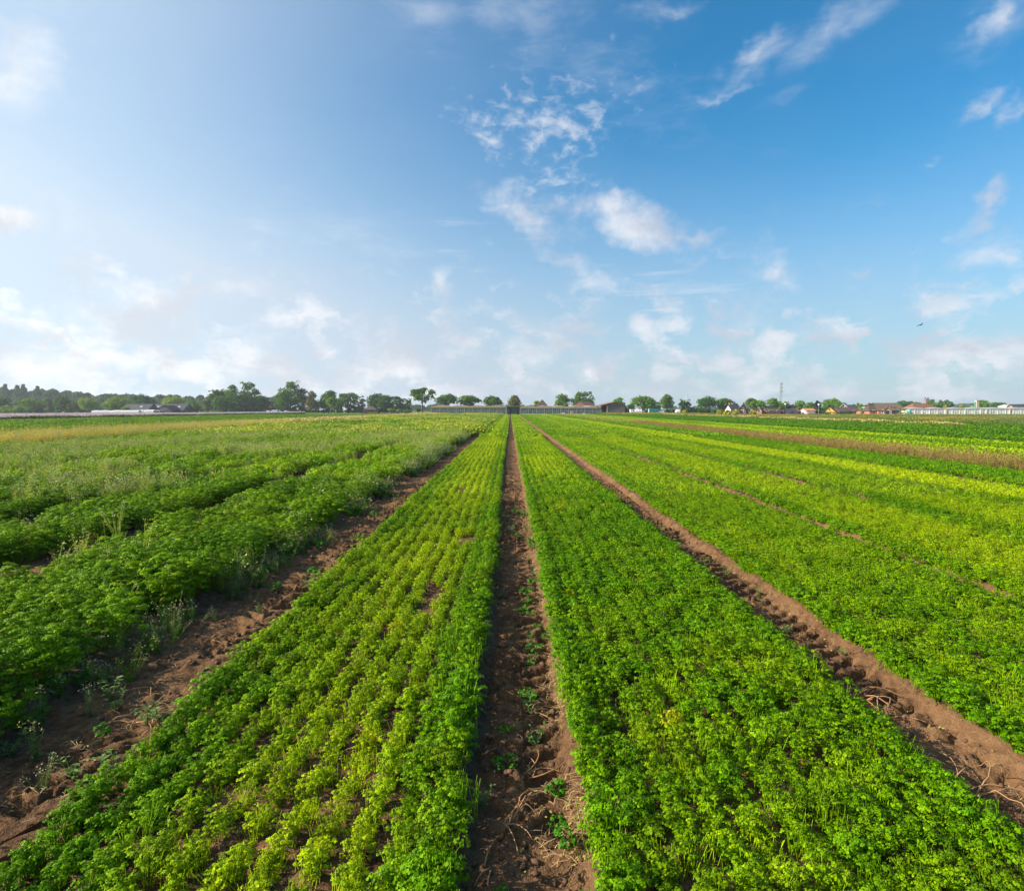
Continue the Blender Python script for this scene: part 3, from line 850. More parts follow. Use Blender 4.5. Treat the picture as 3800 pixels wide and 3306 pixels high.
def crown_arrays(rg, lobes, nq, size):
    """leaf clumps spread over a set of lobes; lobes (n,4): x,y,z,r"""
    n = len(lobes)
    wgt = lobes[:, 3] ** 2; k = rg.choice(n, nq, p=wgt / wgt.sum())
    d = rg.normal(size=(nq, 3)); d /= np.linalg.norm(d, axis=1)[:, None]
    d[:, 2] = np.where(d[:, 2] < -0.35, -d[:, 2], d[:, 2])
    rad = lobes[k, 3] * rg.uniform(0.62, 1.12, nq)
    c = lobes[k, :3] + d * rad[:, None] * np.array([1, 1, .82])
    nrm = d + rg.normal(0, .45, (nq, 3)); nrm /= np.linalg.norm(nrm, axis=1)[:, None]
    a_ = np.cross(nrm, rg.normal(size=(nq, 3))); a_ /= np.linalg.norm(a_, axis=1)[:, None]
    b_ = np.cross(nrm, a_)
    s = (size * rg.uniform(.5, 1.25, nq))[:, None]
    V = np.stack([c - a_ * s, c + b_ * s * .7, c + a_ * s, c - b_ * s * .75 + nrm * s * .3], 1).reshape(-1, 3)
    F_ = np.arange(nq * 4).reshape(-1, 4)
    lv = rg.uniform(.78, 1.22, n)[k] * rg.uniform(.75, 1.25, nq)
    return V, F_, np.repeat(lv, 4)

def tree(px, top, wpx, D, tone, label, name='broadleaf_tree', cat='tree', shape='round', base=0.0, low=0.16, dens=1.0, group=None, lean=0.0):
    seed = int(px * 7 + top); rg = np.random.default_rng(seed)
    x = gx(px, D); h = gz(px, top, D); wd = wpx * mpp(D) * 1.16
    root = empty(name, (x, D, base)); tag(root, label, cat, group)
    h0 = h * low; hc = (h - h0) / 2; zc = h0 + hc; hw = wd / 2
    L = []
    nl = int(16 + 3.0 * max(wd, h - h0) / 2.2)
    for q in range(nl):
        while True:
            p = rg.uniform(-1, 1, 3)
            if np.dot(p, p) <= 1: break
        p = p / max(np.linalg.norm(p), 1e-3) * np.linalg.norm(p) ** .55
        if shape == 'cone': f = 1.0 - 0.72 * (p[2] + 1) / 2
        elif shape == 'flat': f = 0.72 + 0.28 * (p[2] + 1) / 2
        elif shape == 'column': f = 0.85
        else: f = 1.0
        r = (0.42 if shape not in ('flat', 'airy') else 0.31) * min(hw, hc * 1.1) * rg.uniform(.75, 1.35)
        L.append([p[0] * (hw - r * .8) * f, p[1] * (hw - r * .8) * f, zc + p[2] * (hc - r * .8), r])
    if shape == 'cone': L.append([0, 0, h - .25 * hw, .25 * hw])
    if shape in ('flat', 'airy'):
        for q in range(5): L.append([rg.uniform(-1, 1) * hw * .8, rg.uniform(-1, 1) * hw * .5, h - hw * rg.uniform(.1, .35), hw * .2])
    L = np.array(L)
    area = wd * (h - h0)
    nq = int(min(5200, max(320, area * 22 * dens)))
    if shape in ('airy', 'flat'): nq = int(nq * .8)
    sz = 0.40 if D < 400 else 0.7
    Vc, Fc, vv = crown_arrays(rg, L, nq, sz)
    me_ = mesh_np('crown', Vc, [Fc], [CROWN[tone]], attrs={'v': vv})
    link('crown', me_, root)
    tb = MB()
    tr = max(.12, h * .022)
    bend = rg.normal(0, .02, 2) * h
    tb.tube([(0, 0, -.2), (bend[0] * .3, bend[1] * .3, h0), (bend[0], bend[1], zc), (bend[0] * .8, bend[1], h * .9)], [tr * 1.25, tr, tr * .6, tr * .15], 6)
    for q in range(5):
        l = L[rg.integers(0, len(L))]
        tb.tube([(bend[0] * .3, bend[1] * .3, h0 + (zc - h0) * rg.uniform(0, .7)), (l[0] * .5, l[1] * .5, (h0 + l[2]) / 2 + .2 * hc), (l[0] * .9, l[1] * .9, l[2])], [tr * .5, tr * .35, tr * .1], 5)
    tb.build('trunk', M_bark, root)
    return root

GL, GM_, GR = 'trees in front of the wood at the far left', 'trees of the farm row left of the glasshouse', 'trees around the village at the right'
DT = 318
T = [
 (8, 1467, 60, DT, 'dark', 'dark tree cut by the left edge of the photo', 'round', GL),
 (22, 1502, 46, DT - 10, 'bright', 'low bright green bush at the left edge beneath the dark tree', 'round', GL),
 (64, 1504, 46, DT - 12, 'bright', 'low bright green bush, second from the left edge', 'round', GL),
 (102, 1508, 34, DT - 12, 'mid', 'smallest of the three low bushes at the far left', 'round', GL),
 (116, 1474, 86, DT + 6, 'mid', 'broad mid-green tree rising behind the three low bushes', 'round', GL),
 (181, 1474, 40, DT, 'pale', 'pale silvery-green narrow tree before the dark wood', 'column', GL),
 (228, 1467, 54, DT, 'oak', 'dull green oval tree right of the pale silvery one', 'round', GL),
 (271, 1491, 42, DT, 'yellow', 'small tree with a tawny crown in front of the wood', 'round', GL),
 (213, 1521, 14, DT - 15, 'bright', 'tiny round bush at the foot of the oval tree', 'round', GL),
 (328, 1467, 60, DT - 10, 'bright', 'upright light green tree standing clear left of the white sheeting', 'round', GL),
 (436, 1468, 94, DT, 'bright', 'wide light green tree just left of the dark farmhouse', 'round', GL),
 (467, 1507, 24, DT - 25, 'bright', 'small bush touching the left end of the dark farmhouse', 'round', GL),
 (528, 1457, 64, DT + 24, 'dark', 'tall dark tree rising behind the farmhouse roof', 'round', GL),
 (572, 1479, 20, DT + 24, 'yellow', 'small tawny treetop above the farmhouse ridge', 'round', GL),
 (645, 1468, 76, DT + 24, 'bright', 'light green rounded tree above the right half of the farmhouse', 'round', GL),
 (720, 1485, 58, DT + 4, 'mid', 'squat green tree at the right end of the farmhouse', 'round', GL),
 (768, 1477, 40, DT, 'pale', 'pale tree left of the big dark clump', 'column', GL),
 (800, 1445, 46, DT, 'oak', 'olive-brown tree at the left side of the big dark clump', 'airy', GM_),
 (826, 1440, 46, DT + 5, 'dark', 'dark rounded treetop next to the olive-brown tree', 'round', GM_),
 (826, 1464, 62, DT - 8, 'oak', 'lower rounded tree at the front of the big clump', 'round', GM_),
 (862, 1427, 48, DT, 'mid', 'narrow tall tree in the middle of the big clump', 'round', GM_),
 (900, 1460, 74, DT - 6, 'dark', 'broad dark tree filling the lower middle of the big clump', 'round', GM_),
 (930, 1418, 66, DT, 'oak', 'tallest tree of the big clump with sky gaps in its crown', 'airy', GM_),
 (968, 1464, 62, DT - 2, 'dark', 'dark sloping tree closing the right end of the big clump', 'round', GM_),
 (1045, 1450, 62, DT - 2, 'mid', 'green tree above the white vans, left shoulder of the tallest oak', 'round', GM_),
 (1078, 1411, 80, DT, 'oak', 'tallest oak of the row with an open flat top', 'airy', GM_),
 (1127, 1437, 54, DT, 'dark', 'dark right shoulder beside the tallest oak', 'round', GM_),
 (1157, 1449, 50, DT - 8, 'yellow', 'yellowish-brown tree between darker neighbours', 'cone', GM_),
 (1221, 1441, 56, DT + 4, 'oak', 'rounded oak just right of the yellowish-brown tree', 'round', GM_),
 (1243, 1466, 60, DT - 8, 'mid', 'lower green tree in front of the rounded oak', 'round', GM_),
 (1200, 1478, 60, DT - 2, 'dark', 'dark low tree under the rounded oak', 'round', GM_),
 (1292, 1456, 84, DT, 'oak', 'wide spreading tree with a domed lower crown', 'flat', GM_),
 (1344, 1470, 32, DT, 'yellow', 'small thin olive tree before the gap above the brown roof', 'airy', GM_),
 (1393, 1452, 60, DT + 14, 'dark', 'domed dark tree behind the low brown roof', 'round', GM_),
 (1430, 1463, 64, DT + 2, 'dark', 'dense dark tree just right of the low brown roof', 'round', GM_),
 (1475, 1470, 44, DT, 'dark', 'dark tree with ragged top left of the lone oak', 'airy', GM_),
 (1505, 1477, 42, DT, 'oak', 'last low tree of the row before the lone oak', 'airy', GM_),
 (1452, 1515, 26, DT - 30, 'bright', 'light green bush below the ragged dark tree', 'round', GM_),
 (1480, 1519, 20, DT - 30, 'bright', 'small light green bush right of the larger light bush', 'round', GM_),
 (1512, 1520, 30, DT - 30, 'mid', 'low mid-green bush nearest the lone oak', 'round', GM_),
 (1567, 1440, 108, 252, 'oak', 'lone oak with a bare trunk standing left of the glasshouse', 'flat', None),
 (1552, 1519, 16, 250, 'dark', 'young tree on a thin stem beside the trunk of the lone oak', 'round', None),
 (1655, 1456, 80, 285, 'dark', 'first dome-shaped tree behind the glasshouse roof, beside the lone oak', 'round', 'dome-shaped trees behind the glasshouse'),
 (1738, 1460, 84, 285, 'oak', 'middle dome-shaped tree behind the glasshouse roof', 'round', 'dome-shaped trees behind the glasshouse'),
 (1828, 1467, 80, 285, 'oak', 'third dome-shaped tree behind the glasshouse, nearest the green doorway', 'round', 'dome-shaped trees behind the glasshouse'),
 (1908, 1463, 54, 275, 'yellow', 'olive-coloured pointed tree directly behind the green doorway', 'cone', None),
 (1992, 1482, 24, 300, 'bright', 'small light tree left of the pyramid roof', 'round', None),
 (2088, 1459, 54, 290, 'mid', 'rounded green tree above the glasshouse, left of the red-brown roof', 'round', None),
 (2160, 1455, 94, 300, 'oak', 'wide open-crowned tree behind the red-brown roof', 'flat', None),
 (2298, 1473, 44, 285, 'mid', 'small tree peeping over the ridge of the grey barn', 'round', None),
 (2384, 1466, 84, 275, 'mid', 'big round bright tree right of the grey barn', 'round', GR),
 (2342, 1492, 26, 300, 'dark', 'small dark tree between the barn and the big round tree', 'round', GR),
 (2430, 1488, 46, 285, 'dark', 'dark tree sloping down over the teal container', 'round', GR),
 (2475, 1462, 58, 280, 'oak', 'pointed tree right of the teal container', 'cone', GR),
 (2540, 1482, 40, 280, 'dark', 'thin ragged tree under the wind turbine', 'airy', GR),
 (2567, 1509, 22, 280, 'dark', 'low dark bush right of the ragged tree', 'round', GR),
 (2597, 1512, 30, 280, 'oak', 'low bush left of the tall dark oval tree', 'round', GR),
 (2622, 1464, 64, 280, 'dark', 'tall dark oval tree right of the wind turbine', 'round', GR),
 (2686, 1475, 62, 280, 'oak', 'olive-green round tree left of the slate-roofed white house', 'round', GR),
 (2722, 1488, 30, 300, 'navy', 'nearly black copper-leaved tree behind the slate roof', 'round', GR),
 (2788, 1475, 44, 300, 'oak', 'round tree behind the red gabled house', 'round', GR),
 (2813, 1482, 54, 275, 'mid', 'green tree overhanging the red gabled house', 'round', GR),
 (2865, 1476, 48, 275, 'mid', 'round tree above the brick bungalow, left of the mast', 'round', GR),
 (2902, 1482, 48, 280, 'mid', 'green tree directly in front of the lattice mast', 'round', GR),
 (2965, 1485, 50, 285, 'mid', 'round tree behind the red-brown shed roof', 'round', GR),
 (3005, 1492, 38, 275, 'oak', 'narrow tree on a visible stem above the white-fronted house', 'round', GR),
 (3032, 1488, 26, 290, 'navy', 'blackish tree behind the street lamp', 'airy', GR),
 (3040, 1518, 38, 262, 'dark', 'low dark bush left of the yellow gable', 'round', GR),
 (3078, 1476, 70, 295, 'mid', 'largest green tree behind the yellow gable', 'round', GR),
 (3128, 1492, 46, 300, 'oak', 'olive tree left of the white-edged gable', 'round', GR),
 (3170, 1496, 22, 300, 'blue', 'small bluish treetop above the dark roofs', 'round', GR),
 (3205, 1495, 48, 275, 'mid', 'green tree between the white-edged gable and the farmhouse', 'round', GR),
 (3238, 1493, 46, 320, 'dark', 'dark domed tree behind the pale shed roof', 'round', GR),
 (3318, 1494, 32, 420, 'blue', 'distant small blue-green treetop left of the farmhouse ridge', 'round', GR),
 (3358, 1486, 58, 420, 'blue', 'distant blue-green dome above the farmhouse ridge', 'round', GR),
 (3402, 1490, 36, 330, 'oak', 'yellow-green treetop over the long brown roof', 'round', GR),
 (3452, 1479, 28, 340, 'pale', 'pale treetop right against the church tower', 'column', GR),
 (3470, 1492, 44, 320, 'mid', 'green tree behind the right end of the long brown roof', 'round', GR),
 (3489, 1482, 14, 340, 'pale', 'thin wispy poplar left of the dark rounded tree', 'column', GR),
 (3513, 1485, 36, 420, 'blue', 'dark rounded distant tree right of the wispy poplar', 'round', GR),
 (3655, 1481, 54, 300, 'mid', 'round green tree right beside the cream chimney', 'round', GR),
 (3710, 1492, 50, 300, 'dark', 'flat-topped dark tree right of the round one by the chimney', 'round', GR),
]
for (px, top, wp, D, tone, lab, shp, grp) in T:
    low = 0.02 if grp in (GL, GM_) else 0.08
    if shp in ('airy', 'flat') and grp == GM_: low = .1
    if px == 1567: low = 0.34
    if px in (1655, 1738, 1828): low = .2
    if px == 1552: low = .5
    bushy = any(k in lab for k in ('bush',))
    if bushy: low = 0.0
    tree(px, top, wp, D, tone, lab, name='shrub' if bushy else 'broadleaf_tree', cat='shrub' if bushy else 'tree', shape=shp, low=low, group=grp)

# far woods: one mass each
def wood(name, label, spans, D0, D1, tone, nq, size, seed, pines=0):
    rg = np.random.default_rng(seed); L = []
    for (pa, pb, ta, tb_) in spans:
        n = int(abs(pb - pa) * D0 / F / 4.2 * 3)
        for q in range(n):
            f = rg.uniform(); D = rg.uniform(D0, D1); px = pa + (pb - pa) * f
            top = ta + (tb_ - ta) * f + (vnoise(px / 26., 0., seed) - .5) * 9 + (vnoise(px / 8., 0., seed + 1) - .5) * 5
            x = gx(px, D); h = gz(px, top, D0) * (1 - .12 * rg.uniform())
            for z in (h * .88, h * .6, h * .32, h * .1):
                r = rg.uniform(2.0, 3.4) * (h / 16) ** .5
                L.append([x + rg.normal() * 1.2, D + rg.normal() * 2, max(z - r * .3, .8), r])
    for (px, top) in (pines or []):
        x = gx(px, D0 - 5); h = gz(px, top, D0 - 5)
        for k in range(9):
            L.append([x + rg.normal() * .3, D0 - 5, h * (1 - k * .07), .7 + k * .42])
    L = np.array(L)
    Vc, Fc, vv = crown_arrays(rg, L, nq, size)
    me_ = mesh_np(name, Vc, [Fc], [CROWN[tone]], attrs={'v': vv})
    tag(link(name, me_), label, 'wood', kind='stuff')
wood('far_wood', 'dark blue-green wood along the horizon at the far left', [(-160, 150, 1440, 1436), (150, 330, 1438, 1452), (330, 560, 1454, 1466), (560, 1060, 1466, 1468)], 520, 640, 'blue', 90000, 1.5, 5,
     pines=[(22, 1430), (70, 1434), (88, 1431), (140, 1437)])
wood('far_wood', 'blue hazy wood showing behind the lone oak', [(1400, 1640, 1502, 1505)], 620, 680, 'blue', 5000, 1.3, 6)
wood('far_wood', 'low blue tree line on the horizon above the right-hand roofs', [(1850, 2340, 1503, 1507), (2480, 3250, 1507, 1508), (3250, 3500, 1502, 1500), (3500, 3800, 1496, 1499), (3800, 3960, 1500, 1500)], 900, 980, 'blue', 26000, 1.6, 8)

# ------------------------------------------------------------------ buildings
M_brick = plain('brick_orange', (0.36, 0.15, 0.08), 0.85, .12, 1.5)
M_brickd = plain('brick_dark', (0.13, 0.060, 0.045), 0.85, .12, 1.5)
M_yelw = plain('ochre_boarding', (0.62, 0.38, 0.09), 0.8, .06, 1.5)
M_slate = plain('dark_roof_tiles', (0.035, 0.037, 0.046), 0.7, .15, 1.0)
M_brown = plain('brown_roof_tiles', (0.075, 0.050, 0.040), 0.85, .18, 1.0)
M_redroof = plain('red_brown_roof_tiles', (0.17, 0.070, 0.048), 0.85, .15, 1.0)
M_thatch = plain('mossy_roof', (0.105, 0.080, 0.055), 0.95, .2, 0.8)
M_wpaint = plain('white_paint', (0.78, 0.78, 0.76), 0.5, .03, 2)
M_cream2 = plain('cream_render', (0.62, 0.54, 0.42), 0.8, .06, 2)
M_greyb = plain('weathered_grey_boards', (0.13, 0.115, 0.105), 0.9, .2, 1.2)
M_dark = plain('dark_opening', (0.012, 0.012, 0.014), 0.8, .1)
M_metal = plain('galvanised_steel', (0.34, 0.36, 0.38), 0.45, .08, 4, metal=0.3)
M_sheet = plain('pale_roof_sheets', (0.36, 0.38, 0.40), 0.5, .08, 1)
M_fascia = plain('tan_timber_fascia', (0.44, 0.31, 0.18), 0.8, .12, .6)
M_teal = plain('teal_paint', (0.015, 0.30, 0.26), 0.4, .08, 1)
M_dgreen = plain('dark_green_tarpaulin', (0.008, 0.060, 0.030), 0.6, .15, 1.5)
M_redm = plain('red_machine_paint', (0.42, 0.10, 0.05), 0.5, .1, 2)
M_plastic = plain('white_plastic_film', (0.50, 0.51, 0.54), 0.35, .08, .5)
M_navyp = plain('tyre_rubber', (0.02, 0.02, 0.02), 0.8, .1)

def glassmat(name, colr, rough=.25, stripes=0.0, alpha=1.0):
    m, n = new_mat(name)
    p = n.n('ShaderNodeBsdfPrincipled')
    g = n.n('ShaderNodeTexCoord').outputs['Object']
    nz = n.noise(n.mapping(g, scale=(1.6, 1, .5)), 1.1, 4, .7)
    c = n.mix(n.mapr(nz, .35, .65), tuple(x * .55 for x in colr) + (1,), tuple(x * 1.45 for x in colr) + (1,))
    n.link(c, p.inputs['Base Color'])
    p.inputs['Roughness'].default_value = rough; p.inputs['Specular IOR Level'].default_value = .6
    return finish(m, n, p.outputs[0])
M_oldglass = glassmat('old_greenish_glass', (0.115, 0.150, 0.125))
M_whiteglass = glassmat('whitewashed_glass', (0.52, 0.53, 0.48), .6)
M_glass = glassmat('window_glass', (0.05, 0.06, 0.07), .15)

def gable(name, label, cat, x, y, L, Wd, eave, ridge, rz=0.0, wall=M_brick, roof=M_slate, over=.35, hip=(0, 0), endmat=None, chim=(), wins=(), doors=(), group=None, sky_=(), z0=0.0):
    """ridge along local x (length L), depth Wd; wins: (face, along, z, w, h); face 's' near long side, 'w'/'e' gable ends"""
    root = empty(name, (x, y, z0), rz); tag(root, label, cat, group)
    hl, hw = L / 2, Wd / 2
    b = MB()
    b.add([(-hl, -hw, -.2), (hl, -hw, -.2), (hl, hw, -.2), (-hl, hw, -.2), (-hl, -hw, eave), (hl, -hw, eave), (hl, hw, eave), (-hl, hw, eave), (-hl, 0, ridge - .12 if not hip[0] else eave), (hl, 0, ridge - .12 if not hip[1] else eave)],
          [(0, 1, 5, 4), (2, 3, 7, 6), (3, 0, 4, 8, 7), (1, 2, 6, 9, 5)])
    b.build('wall', wall, root)
    r = MB(); t = .14; o = over
    s = (ridge - eave) / hw
    xl, xr = -hl - o, hl + o; ze = eave - s * o
    xa, xb = xl + hip[0], xr - hip[1]
    for q in (0,):
        vs = [(xl, -hw - o, ze), (xr, -hw - o, ze), (xr, hw + o, ze), (xl, hw + o, ze), (xa, 0, ridge), (xb, 0, ridge)]
        vs2 = [(a_, b_, c_ + t) for a_, b_, c_ in vs]
        r.add(vs + vs2, [(0, 4, 5, 1), (2, 5, 4, 3), (3, 4, 0), (1, 5, 2), (6, 7, 11, 10), (8, 9, 10, 11), (9, 6, 10), (7, 8, 11), (0, 1, 7, 6), (1, 2, 8, 7), (2, 3, 9, 8), (3, 0, 6, 9)][(0 if not (hip[0] == 0 and hip[1] == 0) else 0):])
    if hip == (0, 0):
        r = MB()
        for sg in (-1, 1):
            r.add([(xl, sg * (hw + o), ze), (xr, sg * (hw + o), ze), (xr, 0, ridge), (xl, 0, ridge), (xl, sg * (hw + o), ze + t), (xr, sg * (hw + o), ze + t), (xr, 0, ridge + t), (xl, 0, ridge + t)],
                  [(0, 1, 2, 3), (7, 6, 5, 4), (0, 4, 5, 1), (1, 5, 6, 2), (2, 6, 7, 3), (3, 7, 4, 0)])
    ro = r.build('roof', roof, root)
    for cx in chim:
        MB().box(cx - .35, cx + .35, -.35, .35, ridge - .5, ridge + 1.0).build('chimney', M_brickd if wall is not M_wpaint else M_brick, ro)
    for (a_, f) in sky_:
        yy = -hw * (1 - f); zz = eave + (ridge - eave) * f
        n_ = Vector((0, -s, 1)).normalized(); u_ = Vector((0, 1, s)).normalized()
        c = Vector((a_, yy, zz + t)) + n_ * .06
        k = MB(); k.add([c + Vector((-.55, 0, 0)) - u_ * .6, c + Vector((.55, 0, 0)) - u_ * .6, c + Vector((.55, 0, 0)) + u_ * .6, c + Vector((-.55, 0, 0)) + u_ * .6,
                         c + Vector((-.55, 0, 0)) - u_ * .6 - n_ * .15, c + Vector((.55, 0, 0)) - u_ * .6 - n_ * .15, c + Vector((.55, 0, 0)) + u_ * .6 - n_ * .15, c + Vector((-.55, 0, 0)) + u_ * .6 - n_ * .15],
                        [(0, 1, 2, 3), (0, 4, 5, 1), (1, 5, 6, 2), (2, 6, 7, 3), (3, 7, 4, 0)])
        k.build('skylight', M_sheet, ro)
    def onface(face, along, z, w_, h_, dep, k):
        if face == 's': k.box(along - w_ / 2, along + w_ / 2, -hw - dep, -hw + .02, z, z + h_)
        elif face == 'w': k.box(-hl - dep, -hl + .02, along - w_ / 2, along + w_ / 2, z, z + h_)
        else: k.box(hl - .02, hl + dep, along - w_ / 2, along + w_ / 2, z, z + h_)
    for (face, al, z, w_, h_) in wins:
        f = MB(); onface(face, al, z - .08, w_ + .22, h_ + .16, .05, f); fo = f.build('window', M_wpaint, root)
        g_ = MB(); onface(face, al, z, w_, h_, .07, g_); g_.build('pane', M_glass, fo)
    for (face, al, z, w_, h_) in doors:
        f = MB(); onface(face, al, z, w_, h_, .06, f); f.build('door', M_dark, root)
    return root

def span(pa, pb, D):      # centre x and width
    return (gx(pa, D) + gx(pb, D)) / 2, abs(gx(pb, D) - gx(pa, D))

# left farm
D = 300
cx, wd = span(470, 572, D); gz_ = lambda py, D=D: gz(600, py, D)
gable('farmhouse', 'dark-roofed farm building with one skylight behind white sheeting', 'farmhouse', cx, D, wd, 9, gz_(1522), gz_(1500), R(-6), M_brickd, M_slate, sky_=[(2.0, .55)], wins=[('s', -3, .8, 1.2, 1.1), ('s', 2, .8, 1.2, 1.1)])
cx, wd = span(566, 690, D + 1)
gable('farmhouse', 'long dark-roofed farmhouse with a cross gable and three skylights', 'farmhouse', cx, D + 4, wd, 9, gz_(1522), gz_(1499), R(-4), M_brickd, M_slate, sky_=[(-6.0, .5), (-2.6, .55), (4.9, .5)], chim=(2.2,), wins=[('e', 0, 3.0, .9, 1.0), ('e', -2, .8, 1.1, 1.1), ('s', 5.6, .8, 1.1, 1.1)])
cx, wd = span(606, 655, D - 3)
gable('house_wing', 'front wing of the long farmhouse with a wide pale window in its gable', 'house', cx, D - 3.5, 8, wd, gz_(1522, D - 3), gz_(1505, D - 3), R(90 - 4), M_brickd, M_slate, over=.5, wins=[('w', 0, 2.3, 3.6, .45), ('w', 0, .6, 2.6, 1.3)])
# white sheeting / tunnel
def film(px0, px1, D, py, name, label, dep=3.0):
    x0, x1 = gx(px0, D), gx(px1, D); h = gz(px0, py, D); n = 16
    b = MB(); vs = []; fs = []
    for i_ in range(n + 1):
        x = x0 + (x1 - x0) * i_ / n; hh = h * (.82 + .3 * vnoise(i_ * .7, .3, 4))
        for k in range(7):
            t = PI * k / 6; vs.append((x, D - math.cos(t) * dep / 2, max(-.1, math.sin(t) ** .7 * hh if k not in (0, 6) else -.1)))
    for i_ in range(n):
        for k in range(6): a_ = i_ * 7 + k; fs.append((a_, a_ + 7, a_ + 8, a_ + 1))
    fs += [tuple(range(7)), tuple(n * 7 + k for k in range(7))[::-1]]
    o = b.add(vs, fs).build(name, M_plastic, smooth=False); tag(o, label, 'plastic tunnel'); return o
film(345, 520, 283, 1522, 'plastic_tunnel', 'long low white plastic tunnel left of the farmhouse')
film(520, 575, 286, 1520, 'plastic_tunnel', 'short white plastic tunnel in front of the first dark farm building')
# carport
x0, x1 = gx(560, 288), gx(603, 288); z = gz(580, 1522, 288)
cp = empty('carport', ((x0 + x1) / 2, 288, 0)); tag(cp, 'flat white carport in front of the farmhouse', 'carport')
wv = (x1 - x0) / 2
MB().box(-wv, wv, -2.5, 2.5, z - .3, z).build('roof', M_wpaint, cp)
for sx in (-1, 1):
    for sy in (-1, 1): MB().box(sx * (wv - .2) - .08, sx * (wv - .2) + .08, sy * 2.2 - .08, sy * 2.2 + .08, -.1, z - .3).build('post', M_wpaint, cp)

def van(px0, px1, D, py, label, body=M_wpaint, kind='van', name='delivery_van', color2=None, rz=0.0):
    cx, L = span(px0, px1, D); h = max(1.5, gz(px0, py, D)); wd_ = 1.9
    r = empty(name, (cx, D, 0), rz); tag(r, label, kind)
    hl = L / 2
    prof = [(-hl, .35), (hl, .35), (hl, h * .55), (hl - L * .06, h * .62), (hl - L * .2, h * .97), (hl - L * .26, h), (-hl + .1, h), (-hl, h * .9)]
    MB().prism(prof, -wd_ / 2, wd_ / 2).build('body', body, r)
    MB().prism([(hl - L * .08, h * .62), (hl - L * .2, h * .93), (hl - L * .34, h * .93), (hl - L * .34, h * .6)], -wd_ / 2 - .02, wd_ / 2 + .02).build('window', M_glass, r)
    for sx in (-.3, .3):
        for sy in (-1, 1):
            k = MB(); n = 14; vs = []
            for yy in (sy * wd_ / 2 - .1, sy * wd_ / 2 + .1):
                for q in range(n): vs.append((sx * L + .33 * math.cos(2 * PI * q / n), yy, .33 + .33 * math.sin(2 * PI * q / n)))
            k.add(vs, [tuple(range(n)), tuple(range(2 * n - 1, n - 1, -1))] + [(q, (q + 1) % n, (q + 1) % n + n, q + n) for q in range(n)])
            k.build('wheel', M_navyp, r)
    return r
van(991, 1007, 296, 1524, 'small white van parked left of the larger pale van under the trees')
van(1011, 1042, 290, 1521, 'large pale blue-white van parked under the trees', plain('pale_blue_paint', (.55, .62, .70), .4, .03))
van(1057, 1070, 296, 1525, 'short white car parked right of the large pale van', name='parked_car', kind='car')
cx, wd = span(997, 1019, 330)
gable('brick_house', 'brown-roofed house half hidden between the big clump and the tallest oak', 'house', cx, 332, 8, wd, 3.2, gz(1007, 1492, 330), R(80), M_brickd, M_redroof, wins=[('w', 0, 1, 1.2, 1.2)])
cx, wd = span(1352, 1402, 300)
gable('low_farmhouse', 'low brown hipped roof among the trees left of the lone oak', 'farmhouse', cx, 300, wd, 9, 1.9, gz(1377, 1508, 300), R(3), M_brickd, M_brown, hip=(3.0, 3.0), doors=[('s', 1, 0, 1, 1.7)])

def hedge(px0, px1, D, py, label, tone='mid', dep=1.2, name='hedge'):
    x0, x1 = gx(px0, D), gx(px1, D); h = max(.6, gz((px0 + px1) / 2, py, D)); rg = np.random.default_rng(int(px0))
    n = int((x1 - x0) * 26 * max(1, h / 1.5))
    c = np.stack([rg.uniform(0, x1 - x0, n), rg.uniform(-dep / 2, dep / 2, n), rg.uniform(0, h, n)], 1)
    face = rg.integers(0, 3, n); c[face == 0, 1] = -dep / 2; c[face == 1, 2] = h; c += rg.normal(0, .07, c.shape)
    nrm = rg.normal(0, .5, (n, 3)); nrm[:, 1] -= (face == 0) * 1.2; nrm[:, 2] += (face == 1) * 1.2; nrm /= np.linalg.norm(nrm, axis=1)[:, None]
    a_ = np.cross(nrm, rg.normal(size=(n, 3))); a_ /= np.linalg.norm(a_, axis=1)[:, None]; b_ = np.cross(nrm, a_)
    s = rg.uniform(.12, .3, n)[:, None]
    V = np.stack([c - a_ * s, c + b_ * s, c + a_ * s, c - b_ * s], 1).reshape(-1, 3)
    me_ = mesh_np(name, V, [np.arange(n * 4).reshape(-1, 4)], [CROWN[tone]], attrs={'v': np.repeat(rg.uniform(.7, 1.3, n), 4)})
    o = link(name, me_, None, (x0, D, 0)); tag(o, label, 'hedge'); return o
hedge(744, 822, 296, 1526, 'long trimmed light green hedge right of the farmhouse', 'bright')
hedge(592, 640, 291, 1530, 'short trimmed hedge in front of the farmhouse wing', 'bright')
hedge(1365, 1400, 290, 1531, 'light green hedge before the low brown hipped roof', 'bright')

def undergrowth(label, px0, px1, D, py, seed, tone='dark'):
    rg = np.random.default_rng(seed); L = []
    for q in range(int((px1 - px0) * mpp(D) / 1.1)):
        px = rg.uniform(px0, px1); h = gz(px, py, D) * rg.uniform(.55, 1.05)
        r_ = rg.uniform(.8, 1.5); L.append([gx(px, D), D + rg.uniform(-1, 4), max(h - r_, .5), r_]); L.append([gx(px, D), D + rg.uniform(-1, 3), .8, 1.1])
    Vc, Fc, vv = crown_arrays(rg, np.array(L), len(L) * 70, .5)
    tag(link('undergrowth', mesh_np('undergrowth', Vc, [Fc], [CROWN[tone]], attrs={'v': vv})), label, 'undergrowth', kind='stuff')
undergrowth('dark undergrowth beneath the big clump and the tall oak', 800, 1015, 316, 1497, 1)
undergrowth('dark undergrowth beneath the oaks right of the white vans', 1040, 1345, 318, 1500, 2)
undergrowth('dark undergrowth around the low brown roof', 1400, 1520, 320, 1506, 3)
undergrowth('low bushes beneath the trees at the far left', -60, 770, 326, 1512, 4, 'blue')
undergrowth('dark shrubs between the village trees', 2340, 2640, 284, 1519, 5)
